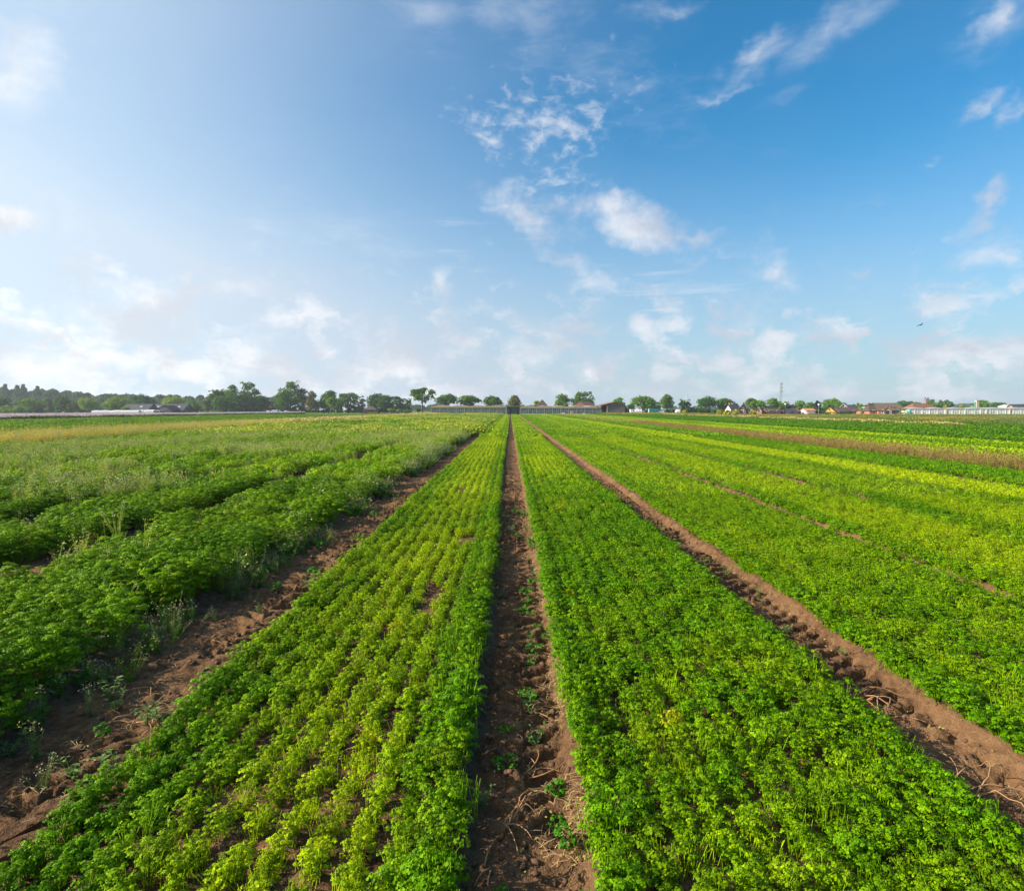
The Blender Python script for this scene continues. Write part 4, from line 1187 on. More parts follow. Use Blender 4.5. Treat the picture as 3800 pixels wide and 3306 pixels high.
undergrowth('dark shrubs behind the village houses', 2640, 3370, 290, 1514, 6)

# --- old glasshouse across the end of the beds
def glasshouse(name, label, px0, px1, D, py_top, glass, fasc, depth=22, bays=3.2, roofm=M_sheet, fh=.62, pillars=None, roofrise=.55, post=M_fascia, pw=.05, sub=4, rz=0):
    x0, x1 = gx(px0, D), gx(px1, D); L = x1 - x0; h = gz((px0 + px1) / 2, py_top, D)
    r = empty(name, (x0, D, 0), R(rz)); tag(r, label, 'glasshouse')
    b = MB(); b.box(0, L, 0, .04, .35, h - fh).box(0, .04, .05, depth, .35, h - fh).box(L - .04, L, .05, depth, .35, h - fh); b.build('glass_wall', glass, r)
    MB().box(-.05, L + .05, -.10, .12, -.2, .35).box(-.05, .1, .12, depth, -.2, .35).box(L - .1, L + .05, .12, depth, -.2, .35).build('base_wall', M_cream2 if fasc is not M_sheet else M_metal, r)
    MB().box(-.12, L + .12, -.16, .10, h - fh, h).build('fascia', fasc, r)
    n = int(round(L / bays))
    k = MB()
    for q in range(n + 1):
        x = L * q / n; MB().box(x - .09, x + .09, -.09, .0, .35, h - fh).build('post', post, r)
    k = MB()
    for q in range(n * sub + 1):
        if q % sub: x = L * q / (n * sub); k.box(x - pw / 2, x + pw / 2, -.035, 0, .35, h - fh)
    k.box(0, L, -.045, -.001, 1.3, 1.36)
    k.build('glazing_bars', M_metal if glass is M_oldglass else M_wpaint, r)
    # ridges of the roof, running away from the viewer
    m = MB(); nr = max(2, int(L / 6.4))
    for q in range(nr):
        a_ = L * q / nr; c_ = L * (q + 1) / nr; md = (a_ + c_) / 2
        m.add([(a_, .12, h - .1), (md, .12, h - .1 + roofrise), (c_, .12, h - .1), (a_, depth, h - .1), (md, depth, h - .1 + roofrise), (c_, depth, h - .1)],
              [(0, 1, 4, 3), (1, 2, 5, 4), (0, 2, 1), (3, 4, 5)])
    m.build('roof', roofm, r)
    if pillars:
        for p in pillars:
            x = gx(p, D) - x0; MB().box(x - .16, x + .16, -.2, .02, -.2, h - fh).build('pillar', M_cream2, r)
    return r
DG = 243
M_oldroof = glassmat('old_roof_glass', (0.36, 0.37, 0.35), .35)
glasshouse('glasshouse', 'long old glasshouse left of the green doorway, tan board above grimy panes', 1601, 1878, DG, 1507.0, M_oldglass, M_fascia, roofm=M_oldroof, post=plain('bleached_posts', (.36, .34, .30), .8))
glasshouse('glasshouse', 'long old glasshouse right of the green doorway, reaching to the grey barn', 1931, 2230, DG, 1509.0, M_oldglass, M_fascia, roofm=M_oldroof, post=plain('bleached_posts', (.36, .34, .30), .8))
# doorway between them
x0, x1 = gx(1879, DG), gx(1930, DG); L = x1 - x0; hd = gz(1900, 1505, DG)
r = empty('loading_doorway', (x0, DG, 0)); tag(r, 'roofed doorway with a dark green door between the two old glasshouses', 'doorway')
MB().box(.05, L - .05, .0, 12, hd - .5, hd - .1).build('roof', plain('brown_fascia', (.20, .13, .09), .8), r)
MB().box(.1, .34, .3, .6, -.1, hd - .5).build('post', plain('bleached_posts', (.4, .38, .34), .8), r)
MB().box(L - .38, L - .12, .3, .6, -.1, hd - .5).build('post', plain('brown_post', (.12, .08, .06), .8), r)
MB().box(.1, L - .1, 8.0, 8.1, -.1, hd - .5).build('back_wall', plain('dark_boards', (.06, .045, .045), .9), r)
xa, xb = gx(1895, DG) - x0, gx(1921, DG) - x0
d_ = MB().box(xa, xb, .6, .8, .45, hd - .5).build('door', M_dgreen, r)
MB().box(xa - .05, xb + .05, .55, .6, .38, .48).build('sill', M_metal, d_)
# pale machine half seen at the left of the door
mc = empty('field_machine', (gx(1887, DG), DG + 3, 0)); tag(mc, 'pale green and grey machine parked left of the dark green door', 'machine')
MB().box(-.5, .5, -.6, .8, .5, 1.2).build('body', plain('grey_lilac_paint', (.34, .34, .42), .5), mc)
MB().prism([(-.45, 1.2), (.45, 1.2), (.5, 1.9), (.3, 2.4), (-.1, 2.4), (-.4, 1.9)], -.4, .6).build('hood', plain('mint_paint', (.25, .50, .36), .5), mc)
for sx in (-.38, .38):
    k = MB(); n = 12; vs = []
    for yy in (-.7, -.5):
        for q in range(n): vs.append((sx + .28 * math.cos(2 * PI * q / n), yy, .28 + .28 * math.sin(2 * PI * q / n)))
    k.add(vs, [tuple(range(n)), tuple(range(2 * n - 1, n - 1, -1))] + [(q, (q + 1) % n, (q + 1) % n + n, q + n) for q in range(n)]); k.build('wheel', M_navyp, mc)
# low flat trailer in front of the door
xa, xb = gx(1893, 238), gx(1918, 238)
tr_ = empty('flat_trailer', ((xa + xb) / 2, 238, 0)); tag(tr_, 'low dark flat trailer at the end of the centre track', 'trailer')
wv = (xb - xa) / 2
MB().box(-wv, wv, -.9, .9, .42, .60).build('deck', plain('dark_planks', (.05, .04, .035), .8), tr_)
for sx in (-1, 1):
    k = MB(); n = 12; vs = []
    for yy in (-.95, -.78):
        for q in range(n): vs.append((sx * (wv - .5) + .3 * math.cos(2 * PI * q / n), yy, .28 + .3 * math.sin(2 * PI * q / n)))
    k.add(vs, [tuple(range(n)), tuple(range(2 * n - 1, n - 1, -1))] + [(q, (q + 1) % n, (q + 1) % n + n, q + n) for q in range(n)]); k.build('wheel', M_navyp, tr_)
# crates and bits against the glasshouse
def crate(px, D, w_, h_, m_, name, label, cat):
    r_ = empty(name, (gx(px, D), D, 0)); tag(r_, label, cat)
    b = MB()
    for q in range(3):
        b.box(-w_ / 2, w_ / 2, -.5, -.44, .04 + q * h_ / 3, h_ / 3 * (q + .82)); b.box(-w_ / 2, w_ / 2, .44, .5, .04 + q * h_ / 3, h_ / 3 * (q + .82))
        b.box(-w_ / 2, -w_ / 2 + .06, -.43, .43, .04 + q * h_ / 3, h_ / 3 * (q + .82)); b.box(w_ / 2 - .06, w_ / 2, -.43, .43, .04 + q * h_ / 3, h_ / 3 * (q + .82))
    b.build('slatted_side', m_, r_); MB().box(-w_ / 2 + .06, w_ / 2 - .06, -.43, .43, .1, h_ * .85).build('contents', m_, r_)
crate(1646, 241, .9, 1.0, plain('orange_plastic', (.55, .26, .10), .5), 'crate', 'orange crate standing against the left glasshouse', 'crate')
crate(2090, 241, 1.3, .8, M_wpaint, 'crate', 'white crate standing against the right glasshouse', 'crate')
crate(2122, 241, 1.0, 1.5, plain('tan_crate', (.45, .34, .2), .7), 'crate', 'tall tan box crate near the middle of the right glasshouse', 'crate')
crate(2168, 241, .7, .6, M_wpaint, 'crate', 'small white crate near the barn end of the glasshouse', 'crate')

# roofs behind the glasshouse
gable('pyramid_roof_house', 'house with a dark pyramid roof behind the right glasshouse', 'house', gx(2012, 290), 290, 5.4, 5.4, 3.4, gz(2012, 1485, 290), 0, M_brickd, M_brown, hip=(2.7, 2.7), wins=[('s', 0, 1, 1, 1)])
gable('red_roof_shed', 'shed with a sunlit red-brown roof and dark gable behind the glasshouse', 'shed', gx(2168, 285), 287, 9.0, 8.5, 3.6, gz(2168, 1491, 285), R(52), M_brickd, M_redroof, wins=[('s', 0, 1, 1, 1)])

# --- grey barn with open bay
D = 243; xg0, xg1 = gx(2254, D), gx(2319, D); xm = gx(2284, D); hp = gz(2284, 1492, D); he = gz(2254, 1504, D)
r = empty('grey_barn', (xm, D, 0)); tag(r, 'grey boarded barn with an open bay at its left and a lean-to right', 'barn')
a_, b_ = xg0 - xm, xg1 - xm; dep = 16
MB().add([(a_, 0, -.2), (b_, 0, -.2), (b_, 0, he), (0, 0, hp), (a_, 0, he), (a_, dep, -.2), (b_, dep, -.2), (b_, dep, he), (0, dep, hp), (a_, dep, he)],
         [(0, 1, 2, 3, 4), (9, 8, 7, 6, 5), (0, 4, 9, 5), (1, 6, 7, 2)]).build('wall', M_greyb, r)
lx = gx(2214, D) - xm; rx = gx(2338, D) - xm; t = .18
MB().add([(lx, -.4, he - .55), (0, -.4, hp), (b_ + .1, -.4, he), (lx, dep, he - .55), (0, dep, hp), (b_ + .1, dep, he),
          (lx, -.4, he - .55 + t), (0, -.4, hp + t), (b_ + .1, -.4, he + t), (lx, dep, he - .55 + t), (0, dep, hp + t), (b_ + .1, dep, he + t)],
         [(0, 3, 4, 1), (1, 4, 5, 2), (6, 7, 10, 9), (7, 8, 11, 10), (0, 1, 7, 6), (1, 2, 8, 7), (0, 6, 9, 3), (2, 5, 11, 8), (3, 9, 10, 4), (4, 10, 11, 5)]).build('roof', plain('rusty_sheet_roof', (.19, .12, .085), .8, .2, .8), r)
MB().add([(b_ + .05, .3, -.2), (rx, .3, -.2), (rx, .3, 1.2), (b_ + .05, .3, he - .15), (b_ + .05, dep, -.2), (rx, dep, -.2), (rx, dep, 1.2), (b_ + .05, dep, he - .15)],
         [(0, 1, 2, 3), (7, 6, 5, 4), (3, 2, 6, 7), (1, 5, 6, 2)]).build('lean_to', plain('black_boards', (.03, .03, .032), .8), r)
MB().box(a_ - .25, a_ - .003, -.12, .14, -.2, he - .15).build('post', M_cream2, r)
MB().box(lx + .2, a_ - .3, 10, 10.1, -.2, he - .7).build('back_wall', plain('dark_red_boards', (.10, .04, .03), .9), r)
MB().box((a_ + b_) / 2 - .2, (a_ + b_) / 2 + 1.3, -.05, .0, 1.2, 1.35).build('panel', M_metal, r)
mt = empty('red_machine', (gx(2234, D), D + 3, 0)); tag(mt, 'red farm machine stored in the open bay of the grey barn', 'machine')
MB().box(-.9, .7, -.8, 1, 1.0, 1.9).build('hopper', plain('salmon_paint', (.50, .22, .15), .6), mt)
MB().box(-.8, .5, -.6, .8, .45, 1.0).build('frame', M_redm, mt)
for sx in (-.6, .5):
    k = MB(); n = 14; vs = []
    for yy in (-1.05, -.8):
        for q in range(n): vs.append((sx + .42 * math.cos(2 * PI * q / n), yy, .42 + .42 * math.sin(2 * PI * q / n)))
    k.add(vs, [tuple(range(n)), tuple(range(2 * n - 1, n - 1, -1))] + [(q, (q + 1) % n, (q + 1) % n + n, q + n) for q in range(n)]); k.build('wheel', M_redm, mt)

# --- yard right of the barn
D = 262
def container(px0, px1, D, py, label, m_, name='container'):
    cx_, L_ = span(px0, px1, D); h_ = gz(px0, py, D); r_ = empty(name, (cx_, D, 0)); tag(r_, label, 'container')
    b = MB(); n = max(6, int(L_ / .3)); vs = []
    b.box(-L_ / 2, L_ / 2, -1.1, 1.1, .15, h_)
    b.build('body', m_, r_)
    k = MB()
    for q in range(n): x = -L_ / 2 + L_ * (q + .5) / n; k.box(x - .05, x + .05, -1.16, -1.1, .2, h_ - .08)
    k.build('ribs', m_, r_)
    d = MB().box(-L_ / 2 - .04, -L_ / 2, -.9, .9, .3, h_ - .1).build('door', M_sheet, r_)
container(2407, 2441, D, 1517, 'bright teal steel container under the trees right of the barn', M_teal)
van(2338, 2352, D, 1519, 'white vehicle parked against the right side of the barn lean-to')
van(2443, 2472, D, 1525, 'low white trailer-like van right of the teal container', name='parked_van')
film(2355, 2380, D, 1518, 'plastic_tunnel', 'cream plastic-covered heap between the barn and the teal container', 4)
crate(2386, D, 1.4, 1.7, M_cream2, 'crate', 'pale crate just left of the teal container', 'crate')
film(2508, 2522, D, 1519, 'plastic_tunnel', 'pale covered heap left of the ragged tree under the turbine', 3)

# --- village houses at the right
D = 262
def H_(py, D=D): return gz(3000, py, D)
cx, wd = span(2702, 2733, D); gable('slate_house', 'white-walled house with a steep slate roof left of the village', 'house', cx, D, wd, 6, H_(1523), H_(1503), R(8), M_wpaint, M_slate, wins=[('s', 0, .8, 1, 1)], chim=(-1.2,))
cx, wd = span(2744, 2772, D); gable('steep_roof_house', 'dark steep-roofed house with a small chimney, right of the slate-roofed white house', 'house', cx, D, 6, wd, H_(1527), H_(1502), R(62), M_brickd, M_slate, chim=(1.5,), wins=[('w', 0, .8, 1, 1)])
cx, wd = span(2779, 2799, D); gable('red_gable_house', 'narrow red brick gable with a white front edge', 'house', cx, D, 6, wd, H_(1523), H_(1512), R(62), M_brick, M_redroof, wins=[('w', .5, .9, .8, 1.1)])
cx, wd = span(2800, 2821, D); gable('red_gable_house', 'red brick gable house with a white-framed window under an overhanging tree', 'house', cx, D - 2, 6, wd, H_(1524), H_(1513), R(64), M_brick, M_redroof, wins=[('w', 0, .9, 1.1, 1.1), ('w', 0, 2.4, .6, .5)])
cx, wd = span(2835, 2885, D); gable('brick_bungalow', 'long orange brick bungalow with a dark flat-pitched roof', 'bungalow', cx, D, wd, 7, H_(1527), H_(1517), 0, M_brick, M_brown, wins=[('s', -1.6, .9, 1.4, .8), ('s', 1.8, .9, 1.2, .8)])
cx, wd = span(2886, 2912, D); gable('dark_barn', 'dark boarded barn with a steep gable right of the brick bungalow', 'barn', cx, D + 1, 8, wd, H_(1529), H_(1513), R(70), M_brickd, M_brown, doors=[('w', 0, 0, 1.2, 1.6)])
cx, wd = span(2905, 2938, D); gable('dark_barn', 'low black-roofed barn between the steep barn and the red-brown shed', 'barn', cx, D - 3, wd, 7, H_(1533), H_(1518), R(-12), M_greyb, M_slate, doors=[('s', 0, 0, 1.2, 1.2)])
cx, wd = span(2919, 2941, D + 20); gable('brick_house', 'small orange brick house with a white band rising behind the black-roofed barn', 'house', cx, D + 20, wd, 6, H_(1510, D + 20), H_(1503, D + 20), R(5), M_brick, M_slate, wins=[('s', .8, 2.6, 1.2, .7)])
cx, wd = span(2939, 2963, D); gable('red_brown_shed', 'shed with a red-brown roof facing the field', 'shed', cx, D, wd, 6, H_(1529), H_(1516), R(-6), M_brickd, M_redroof, hip=(1, 1), doors=[('s', 0, 0, .9, 1.0)])
cx, wd = span(2981, 3014, D); gable('white_fronted_house', 'house with a white upper band above red brick, orange roof', 'house', cx, D, wd, 6, H_(1524), H_(1516), R(-4), M_wpaint, plain('orange_tiles', (.42, .17, .09), .8), wins=[('s', -.9, 1.3, .8, .5), ('s', .9, 1.3, .8, .5)])
cx, wd = span(2984, 3010, D); bp = MB().box(-wd / 2, wd / 2, -3.35, -3.05, -.2, H_(1533)).build('brick_wall', M_brick, None, (cx, D, 0)); tag(bp, 'low red brick wall in front of the white-banded house', 'wall')
cx, wd = span(3049, 3103, D); gable('ochre_house', 'house with a bright ochre gable and a small round dark window', 'house', cx + 2.0, D + 3, 8, wd * .9, H_(1532), H_(1510), R(60), M_yelw, M_brown, over=.3)
# its round window
k = MB(); n = 12; k.add([(.32 * math.cos(2 * PI * q / n), -.0, .32 * math.sin(2 * PI * q / n)) for q in range(n)] + [(.32 * math.cos(2 * PI * q / n), -.09, .32 * math.sin(2 * PI * q / n)) for q in range(n)],
     [tuple(range(n, 2 * n))] + [(q, (q + 1) % n, (q + 1) % n + n, q + n) for q in range(n)])
hs2 = [o for o in C.objects if o.name.startswith('ochre_house')][0]
o = k.build('window', M_dark, hs2); o.rotation_euler = (0, 0, R(-90)); o.location = (-4.0, 0, H_(1520))
cx, wd = span(3098, 3170, D + 3); gable('long_low_house', 'long low dark-roofed house attached to the right of the ochre gable', 'house', cx, D + 3, wd, 8, H_(1526), H_(1512), 0, M_brickd, M_brown, wins=[('s', 2, .8, 1.2, .8)])
cx, wd = span(3113, 3151, D + 28); gable('white_edged_house', 'orange brick gable edged with broad white boards behind the long dark roof', 'house', cx, D + 28, 9, wd * .8, H_(1514, D + 28), H_(1500, D + 28), R(58), M_brick, M_wpaint, over=.6, wins=[('w', 0, 3.2, .9, .8)])
cx, wd = span(3148, 3188, D + 30); gable('slate_house', 'dark slate roof with a white chimney right of the white-edged gable', 'house', cx, D + 30, wd, 7, H_(1516, D + 30), H_(1503, D + 30), 0, M_brickd, M_slate, chim=(1.9,))
cx, wd = span(3170, 3190, D); gable('brick_outbuilding', 'small orange brick outbuilding between two hedges', 'shed', cx, D - 3, wd * .8, 4, H_(1528), H_(1523), 0, M_brick, M_brown, doors=[('s', .4, 0, .7, 1.3)])
cx, wd = span(3227, 3258, D); gable('pale_shed', 'shed with a pale grey sheet roof left of the farmhouse', 'shed', cx, D + 5, wd * .9, 8, H_(1524), H_(1511), R(-14), M_slate, M_sheet)
hedge(3048, 3166, D - 8, 1529, 'long dark hedge below the ochre gable', 'dark', 1.5)
hedge(3192, 3282, D - 8, 1529, 'dark hedge running up to the farmhouse', 'dark', 1.5)
hedge(3334, 3367, 229.5, 1519, 'green climbing hedge at the right corner of the farmhouse', 'mid', 1.5)
# big farmhouse
D = 245
def H_(py, D=D): return gz(3320, py, D)
cx, wd = span(3318, 3352, D); 
gable('thatched_farmhouse', 'large orange brick farmhouse with a mossy steep roof and white windows', 'farmhouse', gx(3322, D), D + 5, 9.6, 9.5, H_(1522), H_(1496), R(-14), M_brick, M_thatch, hip=(0, 1.6), wins=[('s', -2.9, .7, 1.2, 1.2), ('s', -.9, .7, 1.0, 1.2), ('s', 1.4, .6, 2.4, 1.0), ('e', -1, .8, 1, 1)])
cx, wd = span(3250, 3302, D); gable('farmhouse_wing', 'lower brown-roofed wing at the left of the big farmhouse', 'farmhouse', cx, D + 7, wd, 7.5, H_(1524), H_(1504), R(-6), M_brick, M_brown, hip=(1.6, 0), chim=(-1.4,), wins=[('s', -1, .8, 1.2, 1)])
cx, wd = span(3274, 3300, D); gable('gabled_porch', 'small gabled front of the farmhouse with a white-framed black doorway', 'porch', cx, D - 1, 4, wd, H_(1525), H_(1513), R(60), M_brick, M_brown, over=.3, doors=[('w', 0, -.1, 1.5, 1.7)], wins=[('w', -1.0, .3, .4, 1.3), ('w', 1.0, .3, .4, 1.3)])
# dormer
dm = empty('roof_dormer', (gx(3320, D), D + 1.9, 0), R(-14)); tag(dm, 'white double dormer on the mossy roof of the farmhouse', 'dormer')
MB().box(-.9, .9, -.6, 1.8, H_(1518), H_(1512)).build('wall', M_wpaint, dm)
MB().box(-1.05, 1.05, -.75, 1.8, H_(1512), H_(1511)).build('roof', M_slate, dm)
for sx in (-.42, .42): MB().box(sx - .28, sx + .28, -.64, -.6, H_(1517), H_(1513)).build('pane', M_glass, dm)
cx, wd = span(3384, 3468, 270); gable('long_brown_roof_barn', 'long barn with a plain brown tiled hipped roof behind the whitewashed glasshouse', 'barn', cx, 272, wd, 9, gz(3420, 1514, 270), gz(3420, 1498, 270), R(-3), M_brickd, M_redroof, hip=(2.0, 3.4))
cx, wd = span(3764, 3806, 262); gable('brick_gable_house', 'red brick gabled house behind the whitewashed glasshouse at the right edge', 'house', gx(3790, 262), 264, wd, 7, gz(3780, 1511, 262), gz(3780, 1501, 262), R(-20), M_brick, M_slate, wins=[('w', 0, 3.2, .7, .8)])
cx, wd = span(3725, 3750, 290); gable('pale_shed', 'white sheet-roofed shed top behind the right end of the whitewashed glasshouse', 'shed', cx, 290, wd, 7, gz(3730, 1508, 290), gz(3730, 1502, 290), 0, M_wpaint, M_sheet)
# whitewashed glasshouse
glasshouse('whitewashed_glasshouse', 'long whitewashed glasshouse with brick pillars at the right edge', 3368, 3770, 232, 1515.5, M_whiteglass, M_sheet, depth=5, rz=-9, bays=2.6, fh=.35, pillars=[3498, 3562, 3613, 3632, 3708, 3768], roofrise=.5, post=M_wpaint, sub=3)
glasshouse('glasshouse', 'darker end section of glasshouse cut by the right edge of the photo', 3772, 3900, 233, 1515.5, M_oldglass, M_sheet, depth=30, bays=2.6, fh=.35, roofrise=.5, post=M_metal, sub=3)
mb = empty('mint_tank', (gx(3371, 231), 230.5, 0)); tag(mb, 'mint green tank standing at the left corner of the whitewashed glasshouse', 'tank')
k = MB(); n = 16; k.tube([(0, 0, .1), (0, 0, 1.6), (0, 0, 1.9)], [.75, .75, .5], 16); k.build('body', plain('mint_plastic', (.20, .55, .40), .5), mb)
MB().box(.5, 1.2, -.3, .3, .1, .9).build('pump', M_brick, mb)
# chimney
ch = empty('tall_chimney', (gx(3624, 275), 275, 0)); tag(ch, 'cream chimney stack rising above the whitewashed glasshouse', 'chimney')
hc_ = gz(3624, 1488, 275); MB().box(-.55, .55, -.55, .55, -.1, hc_).build('shaft', M_cream2, ch)
MB().box(-.66, .66, -.66, .66, hc_, hc_ + .3).build('cap', M_sheet, ch); MB().box(-.85, -.56, -.3, .3, -.1, hc_ - .3).build('pipe', plain('green_pipe', (.05, .25, .16), .6), ch)
# church tower
D = 720; ct = empty('church_tower', (gx(3437, D), D, 0)); tag(ct, 'square grey-pink church tower far away above the long brown roof', 'church tower')
hh = gz(3437, 1480, D); w2 = 12 * mpp(D) / 2 * 1.05
MB().box(-w2, w2, -w2, w2, -.5, hh).build('wall', plain('church_stone', (.22, .15, .14), .9), ct)
for sx in (-1, 1): MB().box(sx * w2 * .8 - .5, sx * w2 * .8 + .5, -.5, .5, hh, hh + 1.6).build('pinnacle', M_brickd, ct)
MB().box(-.8, .8, -w2 - .05, -w2, hh * .7, hh * .88).build('belfry_opening', M_dark, ct)

# --- lattice mast
D = 690; x = gx(2897, D); hm = gz(2897, 1419, D); r = empty('lattice_mast', (x, D, 0)); tag(r, 'tall steel lattice telecom mast behind the village', 'mast')
k = MB(); wb, wt_ = 1.15, 0.75; NS = 22
for sx in (-1, 1):
    for sy in (-1, 1): k.tube([(sx * wb, sy * wb, 0), (sx * wt_, sy * wt_, hm * .95)], .10, 4)
for q in range(NS):
    z0, z1 = hm * .95 * q / NS, hm * .95 * (q + 1) / NS; a0 = wb + (wt_ - wb) * q / NS; a1 = wb + (wt_ - wb) * (q + 1) / NS
    for sy in (-1, 1):
        k.tube([(-a0, sy * a0, z0), (a1, sy * a1, z1)], .05, 3); k.tube([(a0, sy * a0, z0), (-a1, sy * a1, z1)], .05, 3)
        k.tube([(sy * a0, -a0, z0), (sy * a1, a1, z1)], .05, 3)
        k.tube([(-a1, sy * a1, z1), (a1, sy * a1, z1)], .06, 3)
k.build('lattice', M_metal, r)
for zf in (.93, .80, .66):
    z = hm * zf; p = MB().box(-1.3, 1.3, -1.3, 1.3, z, z + .25).build('platform', M_metal, r)
    for q in range(6):
        an = 2 * PI * q / 6; MB().box(math.cos(an) * 1.4 - .22, math.cos(an) * 1.4 + .22, math.sin(an) * 1.4 - .22, math.sin(an) * 1.4 + .22, z + .3, z + 2.0).build('antenna', M_sheet, p)
MB().tube([(0, 0, hm * .9), (0, 0, hm + .8)], .08, 4).build('aerial', M_metal, r)

# --- wind turbine
D = 1150; x = gx(2545, D); hub = gz(2545, 1482, D); r = empty('wind_turbine', (x, D, 0)); tag(r, 'distant white wind turbine behind the ragged tree', 'wind turbine')
MB().tube([(0, 0, -1), (0, 0, hub)], [1.1, .7], 12).build('tower', M_wpaint, r, smooth=True)
MB().box(-.8, .8, -2.0, 3, hub - .8, hub + .8).build('nacelle', M_wpaint, r)
bl = 22 * mpp(D)
for an in (91, -29, 211):
    a_ = R(an); dv = Vector((math.cos(a_), 0, math.sin(a_))); sd = Vector((-math.sin(a_), 0, math.cos(a_)))
    c = Vector((0, -2.4, hub)); k = MB()
    rs = [(0, .5, .3), (.12, .9, .25), (.5, .6, .15), (1, .12, .05)]; vs = []
    for (t_, w_, th) in rs:
        p = c + dv * bl * t_
        vs += [p - sd * w_ - Vector((0, th, 0)), p + sd * w_ - Vector((0, th, 0)), p + sd * w_ + Vector((0, th, 0)), p - sd * w_ + Vector((0, th, 0))]
    k.add(vs, [(q * 4 + e_, q * 4 + (e_ + 1) % 4, q * 4 + 4 + (e_ + 1) % 4, q * 4 + 4 + e_) for q in range(3) for e_ in range(4)] + [(0, 1, 2, 3), (15, 14, 13, 12)])
    k.build('blade', M_wpaint, r)
# --- street lamps
for (px, D, top, lab) in ((3038, 255, 1504, 'street lamp with a round white head left of the ochre gable'), (2914, 268, 1502, 'street lamp with a small white head above the black-roofed barn')):
    r = empty('street_lamp', (gx(px, D), D, 0)); tag(r, lab, 'street lamp')
    h = gz(px, top, D); MB().tube([(0, 0, 0), (0, 0, h)], [.08, .05], 8).build('pole', M_metal, r)
    k = MB(); k.tube([(0, 0, h - .1), (0, 0, h + .1), (0, 0, h + .35), (0, 0, h + .55), (0, 0, h + .62)], [.12, .34, .40, .26, .05], 12); k.build('lamp_head', M_wpaint, r, smooth=True)
# tall mustard bushes in the meadow
for (px, D, top, wp, lab) in ((2672, 205, 1519, 20, 'yellow flowering bush left of the slate-roofed white house'), (2701, 200, 1522, 26, 'greenish-yellow bush in front of the slate-roofed white house'), (2733, 205, 1519, 20, 'yellow-green bush in front of the steep-roofed house'),
                              (2795, 195, 1524, 22, 'brightest yellow bush in front of the red gables'), (2540, 210, 1522, 16, 'small yellow bush beneath the ragged tree'), (3566, 330, 1501, 14, 'round yellow-green treetop above the whitewashed glasshouse, middle one'), (3508, 330, 1503, 14, 'round yellow-green treetop above the whitewashed glasshouse, nearest the barn'), (3610, 330, 1502, 12, 'round yellow-green treetop just left of the cream chimney')):
    tree(px, top, wp, D, 'mustard' if 'mustard' in CROWN else 'bright', lab, name='shrub', cat='shrub', low=0.0 if D < 300 else .3)

# --- bird
D = 75; r_ = ray(3417, 1206); bx = r_ * (D / r_.y)
bd = empty('flying_bird', (bx.x, bx.y, H + bx.z), R(20)); tag(bd, 'small dark bird gliding in the sky at the right', 'bird')
M_bird = plain('bird_plumage', (.03, .028, .03), .8)
k = MB()
k.tube([(-.26, .02, 0), (-.2, 0, 0), (-.05, 0, .0), (.12, 0, 0), (.2, 0, .015), (.26, 0, .0)], [.012, .035, .065, .055, .032, .006], 8)
k.add([(-.24, -.04, 0), (-.42, -.09, 0), (-.44, .09, 0), (-.24, .04, 0), (-.24, 0, .012)], [(0, 1, 2, 3), (0, 4, 1), (3, 2, 4), (1, 4, 2)])
for sg in (-1, 1):
    k.add([(.10, sg * .04, .02), (-.10, sg * .04, .02), (-.12, sg * .30, .10), (.11, sg * .32, .11), (-.16, sg * .62, .04), (.02, sg * .60, .055), (.0, sg * .3, .125)],
          [(0, 1, 2, 6), (0, 6, 3), (6, 2, 4, 5), (3, 6, 5)])
bo = k.build('body', M_bird, bd, smooth=False)
bd.rotation_euler = (R(-24), R(6), R(100))
bd.scale = (1, 1, 1)
# ------------------------------------------------------------------ debris and small weeds in the tracks
M_root = plain('dry_root', (0.33, 0.18, 0.085), 0.85, .2, 12)
M_stone = plain('pale_stone', (0.42, 0.33, 0.25), 0.8, .2, 20)
M_clod = plain('soil_clod', (0.105, 0.058, 0.034), 0.95, .25, 20)

def gpos(px, py):
    d = ray(px, py); t = -(H) / d.z; p = d * t
    return p.x, p.y
def gzz(x, y): return float(ground_z(np.array([x]), np.array([y]))[0])

def root_bundle(px, py, seed, n, L, label, arch=.10):
    x, y = gpos(px, py); rg = random.Random(seed)
    r = empty('dry_roots', (x, y, gzz(x, y) + .01)); tag(r, label, 'dry roots', 'dried root and stem bundles in the tracks')
    for q in range(n):
        a_ = rg.uniform(0, 2 * PI) if n < 5 else rg.gauss(0.5, .7); l = L * rg.uniform(.5, 1.1); cv = rg.uniform(-1.6, 1.6)
        pts = []; px_, py_ = rg.uniform(-.05, .05), rg.uniform(-.05, .05)
        for s in range(9):
            t = s / 8; pts.append((px_, py_, .008 + arch * math.sin(PI * t) * rg.uniform(.7, 1.0) * (1 if q % 2 else .4)))
            px_ += math.cos(a_ + cv * t) * l / 8; py_ += math.sin(a_ + cv * t) * l / 8
        MB().tube(pts, [.0052 * (1 - .6 * s / 8) for s in range(9)], 5).build('root', M_root, r, smooth=True)
    return r
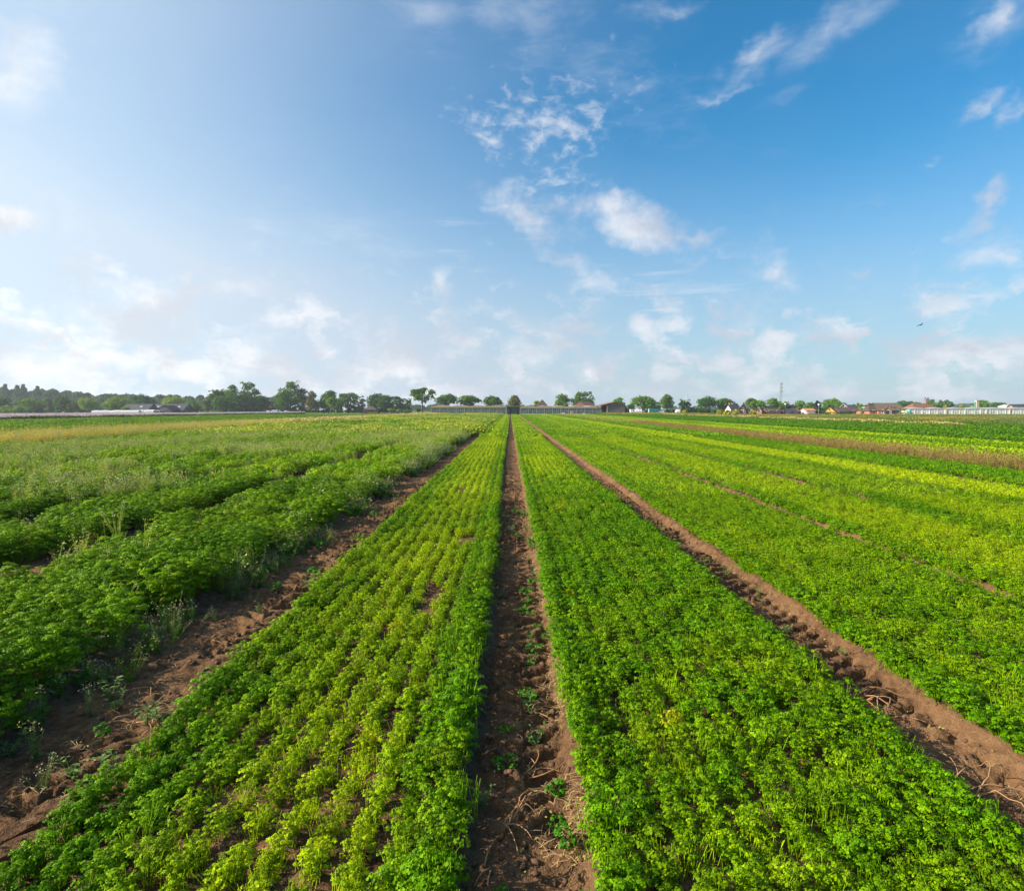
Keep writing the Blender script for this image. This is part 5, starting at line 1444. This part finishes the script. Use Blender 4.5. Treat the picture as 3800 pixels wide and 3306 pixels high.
for a_ in ((1890, 3020, 1, 7, .30, 'curled dry roots in the centre track near the bottom of the photo', .07), (1960, 2840, 2, 5, .32, 'dry stems at the right side of the centre track above the curled roots', .03),
           (1790, 3170, 3, 3, .26, 'thin forked dry root low in the centre track', .02), (2060, 3005, 4, 2, .22, 'single straight dry root at the right edge of the centre track', .01),
           (1985, 2620, 13, 5, .25, 'small tangle of straw in the centre track, farther up', .03),
           (3560, 2935, 5, 6, .55, 'long arching dry roots in the right track near the right edge', .16), (3190, 2560, 6, 8, .36, 'dense bundle of orange dry roots in the right track', .06),
           (3270, 2630, 7, 8, .42, 'looping dry roots just below the orange bundle in the right track', .09), (3420, 2800, 8, 4, .34, 'sparse dry roots halfway along the right track', .05), (3080, 2490, 9, 6, .3, 'farthest bundle of dry roots in the right track', .05),
           (560, 2520, 10, 4, .26, 'dry roots in the left track beside the bed edge', .05), (780, 2350, 11, 6, .32, 'larger heap of dry roots farther up the left track', .06), (520, 2640, 12, 4, .22, 'small forked root at the edge of the left track', .05)):
    root_bundle(*a_)

# clods and pebbles, too many to count
def blobs(name, label, n, ranges, smin, smax, m, seed, cat):
    rg = np.random.default_rng(seed); Vs = []; Fs = []; off = 0
    ico_v = np.array([(0, 0, 1), (.89, 0, .45), (.28, .85, .45), (-.72, .53, .45), (-.72, -.53, .45), (.28, -.85, .45), (.72, .53, -.45), (-.28, .85, -.45), (-.89, 0, -.45), (-.28, -.85, -.45), (.72, -.53, -.45), (0, 0, -1)])
    ico_f = np.array([(0, 1, 2), (0, 2, 3), (0, 3, 4), (0, 4, 5), (0, 5, 1), (1, 6, 2), (2, 7, 3), (3, 8, 4), (4, 9, 5), (5, 10, 1), (2, 6, 7), (3, 7, 8), (4, 8, 9), (5, 9, 10), (1, 10, 6), (11, 7, 6), (11, 8, 7), (11, 9, 8), (11, 10, 9), (11, 6, 10)])
    for q in range(n):
        x0, x1, y0, y1 = ranges[rg.integers(0, len(ranges))]
        x = rg.uniform(x0, x1); y = y0 + (y1 - y0) * rg.uniform() ** 1.6
        s = smin + (smax - smin) * rg.uniform() ** 4
        V = ico_v * rg.uniform(.65, 1.3, (12, 1)) * s * np.array([1, rg.uniform(.6, 1), rg.uniform(.45, .8)])
        an = rg.uniform(0, 6.28); c_, s_ = math.cos(an), math.sin(an)
        V = np.stack([V[:, 0] * c_ - V[:, 1] * s_, V[:, 0] * s_ + V[:, 1] * c_, V[:, 2]], 1)
        Vs.append(V + [x, y, 0]); Fs.append(ico_f + off); off += 12
    V = np.concatenate(Vs); cz = V.reshape(-1, 12, 3)[:, :, :2].mean(1)
    V[:, 2] += np.repeat(ground_z(cz[:, 0], cz[:, 1]), 12)
    me_ = mesh_np(name, V, [np.concatenate(Fs)], [m]); tag(link(name, me_), label, cat, kind='stuff')
TR = [(-3.65, -2.25, 2.3, 14), (-.28, .42, 2.3, 12), (2.35, 3.25, 2.3, 14), (-2.2, -.3, 2.4, 9), (5.6, 6.0, 5, 14)]
blobs('soil_clods', 'brown soil clods scattered along the tracks', 9000, TR, .004, .034, M_clod, 3, 'soil clods')
blobs('pebbles', 'small pale pebbles in the tracks', 500, TR, .003, .011, M_stone, 4, 'pebbles')

# straw and dead leaf litter
def litter(name, label, n, ranges, m, seed, L0, L1, wd, cat):
    rg = np.random.default_rng(seed); Vs = []
    k = rg.integers(0, len(ranges), n); rr = np.array(ranges)[k]
    f = rg.uniform(0, 1, n) ** 1.5
    x = rg.uniform(rr[:, 0], rr[:, 1]); y = rr[:, 2] + (rr[:, 3] - rr[:, 2]) * f
    keep = fbm(x * 2.5, y * 1.6, seed, 2) > .5
    x, y = x[keep], y[keep]; n = len(x)
    a_ = rg.uniform(0, 6.28, n); L = rg.uniform(L0, L1, n) / 2; bend = rg.normal(0, .25, n)
    def pt(t, side):
        px_ = x + np.cos(a_ + bend * t) * L * t - np.sin(a_) * side * wd; py_ = y + np.sin(a_ + bend * t) * L * t + np.cos(a_) * side * wd
        return px_, py_
    up = rg.uniform(.002, .022, (n, 2))
    z0 = ground_z(x, y)
    V = []
    for (t, sd, u) in ((-1, -1, 0), (-1, 1, 0), (0, 1, 2), (0, -1, 2), (1, 1, 1), (1, -1, 1)):
        a1, b1 = pt(t, sd); zz = z0 + (up[:, 0] if u == 0 else up[:, 1] if u == 1 else up.mean(1) + .006)
        V.append(np.stack([a1, b1, zz], 1))
    V = np.stack(V, 1).reshape(-1, 3); b0 = np.arange(n)[:, None] * 6
    me_ = mesh_np(name, V, [np.concatenate([b0 + [0, 3, 2, 1], b0 + [3, 5, 4, 2]])], [m]); tag(link(name, me_), label, cat, kind='stuff')
TRL = [(.05, .42, 2.3, 14), (-3.3, -2.3, 2.6, 14), (2.5, 3.2, 2.3, 14), (-1.2, -.5, 2.4, 9), (.3, .5, 2.3, 12)]
litter('straw_litter', 'fine dry straw strewn over the tracks', 5200, TRL, plain('straw', (0.42, 0.29, 0.13), .8, .25, 8), 91, .02, .11, .0016, 'straw')
litter('dead_leaf_litter', 'small yellowed leaf scraps lying in the tracks', 1600, TRL, plain('dead_leaf', (0.30, 0.24, 0.06), .8, .3, 8), 92, .012, .03, .006, 'leaf litter')

# seedlings and small weeds growing in the tracks: things, copied
M_seed = leaf_mat('seedling_leaf', (0.055, 0.19, 0.012), .3)
M_seedp = leaf_mat('weed_pale_leaf', (0.13, 0.21, 0.06), .3)
M_seeds = leaf_mat('seedling_stalk', (0.12, 0.20, 0.03), .15)
def small_plant(name, kind, seed):
    b = PB(); st = PB(); rg = np.random.default_rng(seed)
    if kind == 'parsley':
        for q in range(7):
            ph = q * 2.4; rad = rg.uniform(.02, .06); hh = rg.uniform(.04, .10); tip = np.array([rad * math.cos(ph), rad * math.sin(ph), hh])
            st.stem([[0, 0, 0], tip * .6, tip], .002, .0014, 0)
            for l in range(10):
                dv = rg.normal(size=3); dv /= np.linalg.norm(dv); dv[2] = abs(dv[2])
                b.fan(tip + dv * .022, dv + [0, 0, .6], .011 * rg.uniform(.7, 1.3), rg)
    else:
        for q in range(6):
            ph = q * 1.05 + rg.uniform(-.3, .3); hh = rg.uniform(.05, .16); d = np.array([math.cos(ph) * .5, math.sin(ph) * .5, 1.0]); tip = d * hh
            st.stem([[0, 0, 0], tip * .5, tip], .0022, .0014, 0)
            for l in range(7):
                a2 = rg.uniform(0, 6.28); dd = np.array([math.cos(a2), math.sin(a2), rg.uniform(0, .6)])
                b.blade(tip * rg.uniform(.3, 1), dd, rg.uniform(.025, .05), rg.uniform(.012, .022), rg)
    mf = b.mesh('leaves', [M_seed if kind == 'parsley' else M_seedp]); ms = st.mesh('stalks', [M_seeds])
    for m_ in (mf, ms):
        for p in m_.polygons: p.material_index = 0
    return mf, ms
protos = {'parsley_seedling': [small_plant('p', 'parsley', q) for q in range(3)], 'weed_seedling': [small_plant('w', 'weed', 10 + q) for q in range(3)]}
rs = random.Random(5)
def place_small(kind, x, y, s, lab, cat, grp):
    lf, stl = rs.choice(protos[kind])
    r = empty(kind, (x, y, gzz(x, y) - .005), rs.uniform(0, 6.28)); r.scale = (s, s, s); tag(r, lab, cat, grp)
    link('leaves', lf, r); link('stalks', stl, r)
for q in range(46):
    y = 2.5 + 11 * rs.random() ** 1.4; x = rs.uniform(.12, .40) if rs.random() < .8 else rs.uniform(-.2, .12)
    k_ = rs.random() < .6
    place_small('parsley_seedling' if k_ else 'weed_seedling', x, y, rs.uniform(.6, 1.25), 'self-sown parsley tuft in the narrow centre track' if k_ else 'small leafy weed in the narrow centre track',
                'seedling', 'small parsley tufts in the centre track' if k_ else 'small weeds in the centre track')
for q in range(30):
    y = 3.6 + 12 * rs.random() ** 1.3; x = rs.uniform(-3.6, -2.4); k_ = rs.random() < .35
    place_small('parsley_seedling' if k_ else 'weed_seedling', x, y, rs.uniform(.8, 1.6), 'self-sown parsley tuft on the wide left track' if k_ else 'small leafy weed on the wide left track',
                'seedling', 'small parsley tufts on the left track' if k_ else 'small weeds on the left track')
for q in range(9):
    y = 3.6 + 8 * rs.random(); x = rs.uniform(2.5, 3.2)
    place_small('weed_seedling', x, y, rs.uniform(.7, 1.2), 'small leafy weed in the earth track at the right', 'seedling', 'small weeds in the right track')
# larger single weeds the photo shows
WT_ = {'hen': weed(301, .5, 'hen'), 'shep': weed(302, .55, 'shep'), 'chamo': weed(303, .45, 'chamo')}
def fixed_weed_mats(src, leafc, nm):
    me_ = src.copy(); me_.name = nm
    me_.materials[0] = leaf_mat(nm + '_leaf', leafc, .3); me_.materials[1] = leaf_mat(nm + '_stem', (0.17, 0.22, 0.06), .1)
    return me_
WW = {k_: fixed_weed_mats(v_, c_, 'weed') for (k_, v_), c_ in zip(WT_.items(), [(0.12, 0.20, 0.05), (0.15, 0.22, 0.07), (0.10, 0.19, 0.05)])}
for (px, py, kind, s, lab) in ((640, 2375, 'shep', .9, 'tall seeding weed with bare stalks leaning over the left track'), (150, 2650, 'hen', .62, 'bushy grey-green weed at the edge of the tall parsley, bottom left'), (330, 2610, 'chamo', .6, 'low spreading weed beside the bushy grey-green one'),
                               (880, 2190, 'hen', 1.15, 'leafy weed clump overhanging the left track, middle of its length'), (950, 2150, 'shep', 1.0, 'light green seeding weed next to the leafy clump'), (1100, 2000, 'chamo', 1.3, 'weed clump with tiny flowers on the left verge'),
                               (1180, 1925, 'hen', 1.4, 'spreading pale weed on the left verge above the dirt bend'), (1480, 1790, 'chamo', 1.6, 'white-flowered chamomile clump where the left track narrows'), (1360, 1845, 'chamo', 1.3, 'second chamomile clump nearer than the white-flowered one'),
                               (130, 2770, 'hen', .55, 'flat rosette of weeds on bare soil at the left edge'), (160, 2870, 'chamo', .5, 'small rosette below the flat one at the left edge'), (460, 2330, 'shep', .9, 'thin yellowish weed against the dark side of the tall parsley')):
    x, y = gpos(px, py)
    o = link('flowering_weed', WW[kind], None, (x, y, gzz(x, y) - .01), rs.uniform(0, 6.28)); o.scale = (s, s, s)
    tag(o, lab, 'weed', 'single weeds along the left track')
# broken soil slabs beside the left bed, bottom left
def slab(px, py, L_, w_, rz, lab):
    x, y = gpos(px, py); rg = random.Random(px); n = 12; b = MB(); vs = []
    for z, k in ((0, 1.0), (.035, .92)):
        for q in range(n):
            t = 2 * PI * q / n; rr = (1 + rg.uniform(-.12, .12)) * k
            vs.append((math.copysign(abs(math.cos(t)) ** .5, math.cos(t)) * L_ / 2 * rr, math.copysign(abs(math.sin(t)) ** .5, math.sin(t)) * w_ / 2 * rr, z + rg.uniform(-.008, .008)))
    b.add(vs, [tuple(range(n, 2 * n))] + [(q, (q + 1) % n, (q + 1) % n + n, q + n) for q in range(n)])
    o = b.build('soil_slab', M_soil, None, (x, y, gzz(x, y) + .005), rz); tag(o, lab, 'soil slab', 'pressed soil slabs at the left track'); return o
slab(130, 3020, .42, .12, R(60), 'long flat pressed slab of soil at the bottom left edge')
slab(60, 3120, .36, .13, R(55), 'lowest pressed slab of soil in the left corner')
slab(380, 2830, .28, .11, R(58), 'smooth pressed slab of soil touching the left bed')
slab(1790, 3280, .18, .10, R(10), 'smooth clay slab at the bottom of the centre track'); slab(1850, 3285, .16, .09, R(80), 'second clay slab at the bottom of the centre track, right of the first')

# ------------------------------------------------------------------ haze
m, n = new_mat('haze_air')
pv = n.n('ShaderNodeVolumePrincipled'); pv.inputs['Color'].default_value = (0.78, 0.88, 1.0, 1); pv.inputs['Density'].default_value = 0.00024; pv.inputs['Anisotropy'].default_value = 0.2
o_ = n.n('ShaderNodeOutputMaterial'); n.link(pv.outputs[0], o_.inputs['Volume'])
hz_ = MB().box(-1550, 1550, -1550, 1550, -2.0, 42.0).build('haze', m); tag(hz_, 'thin pale haze in the air', 'haze', kind='stuff')
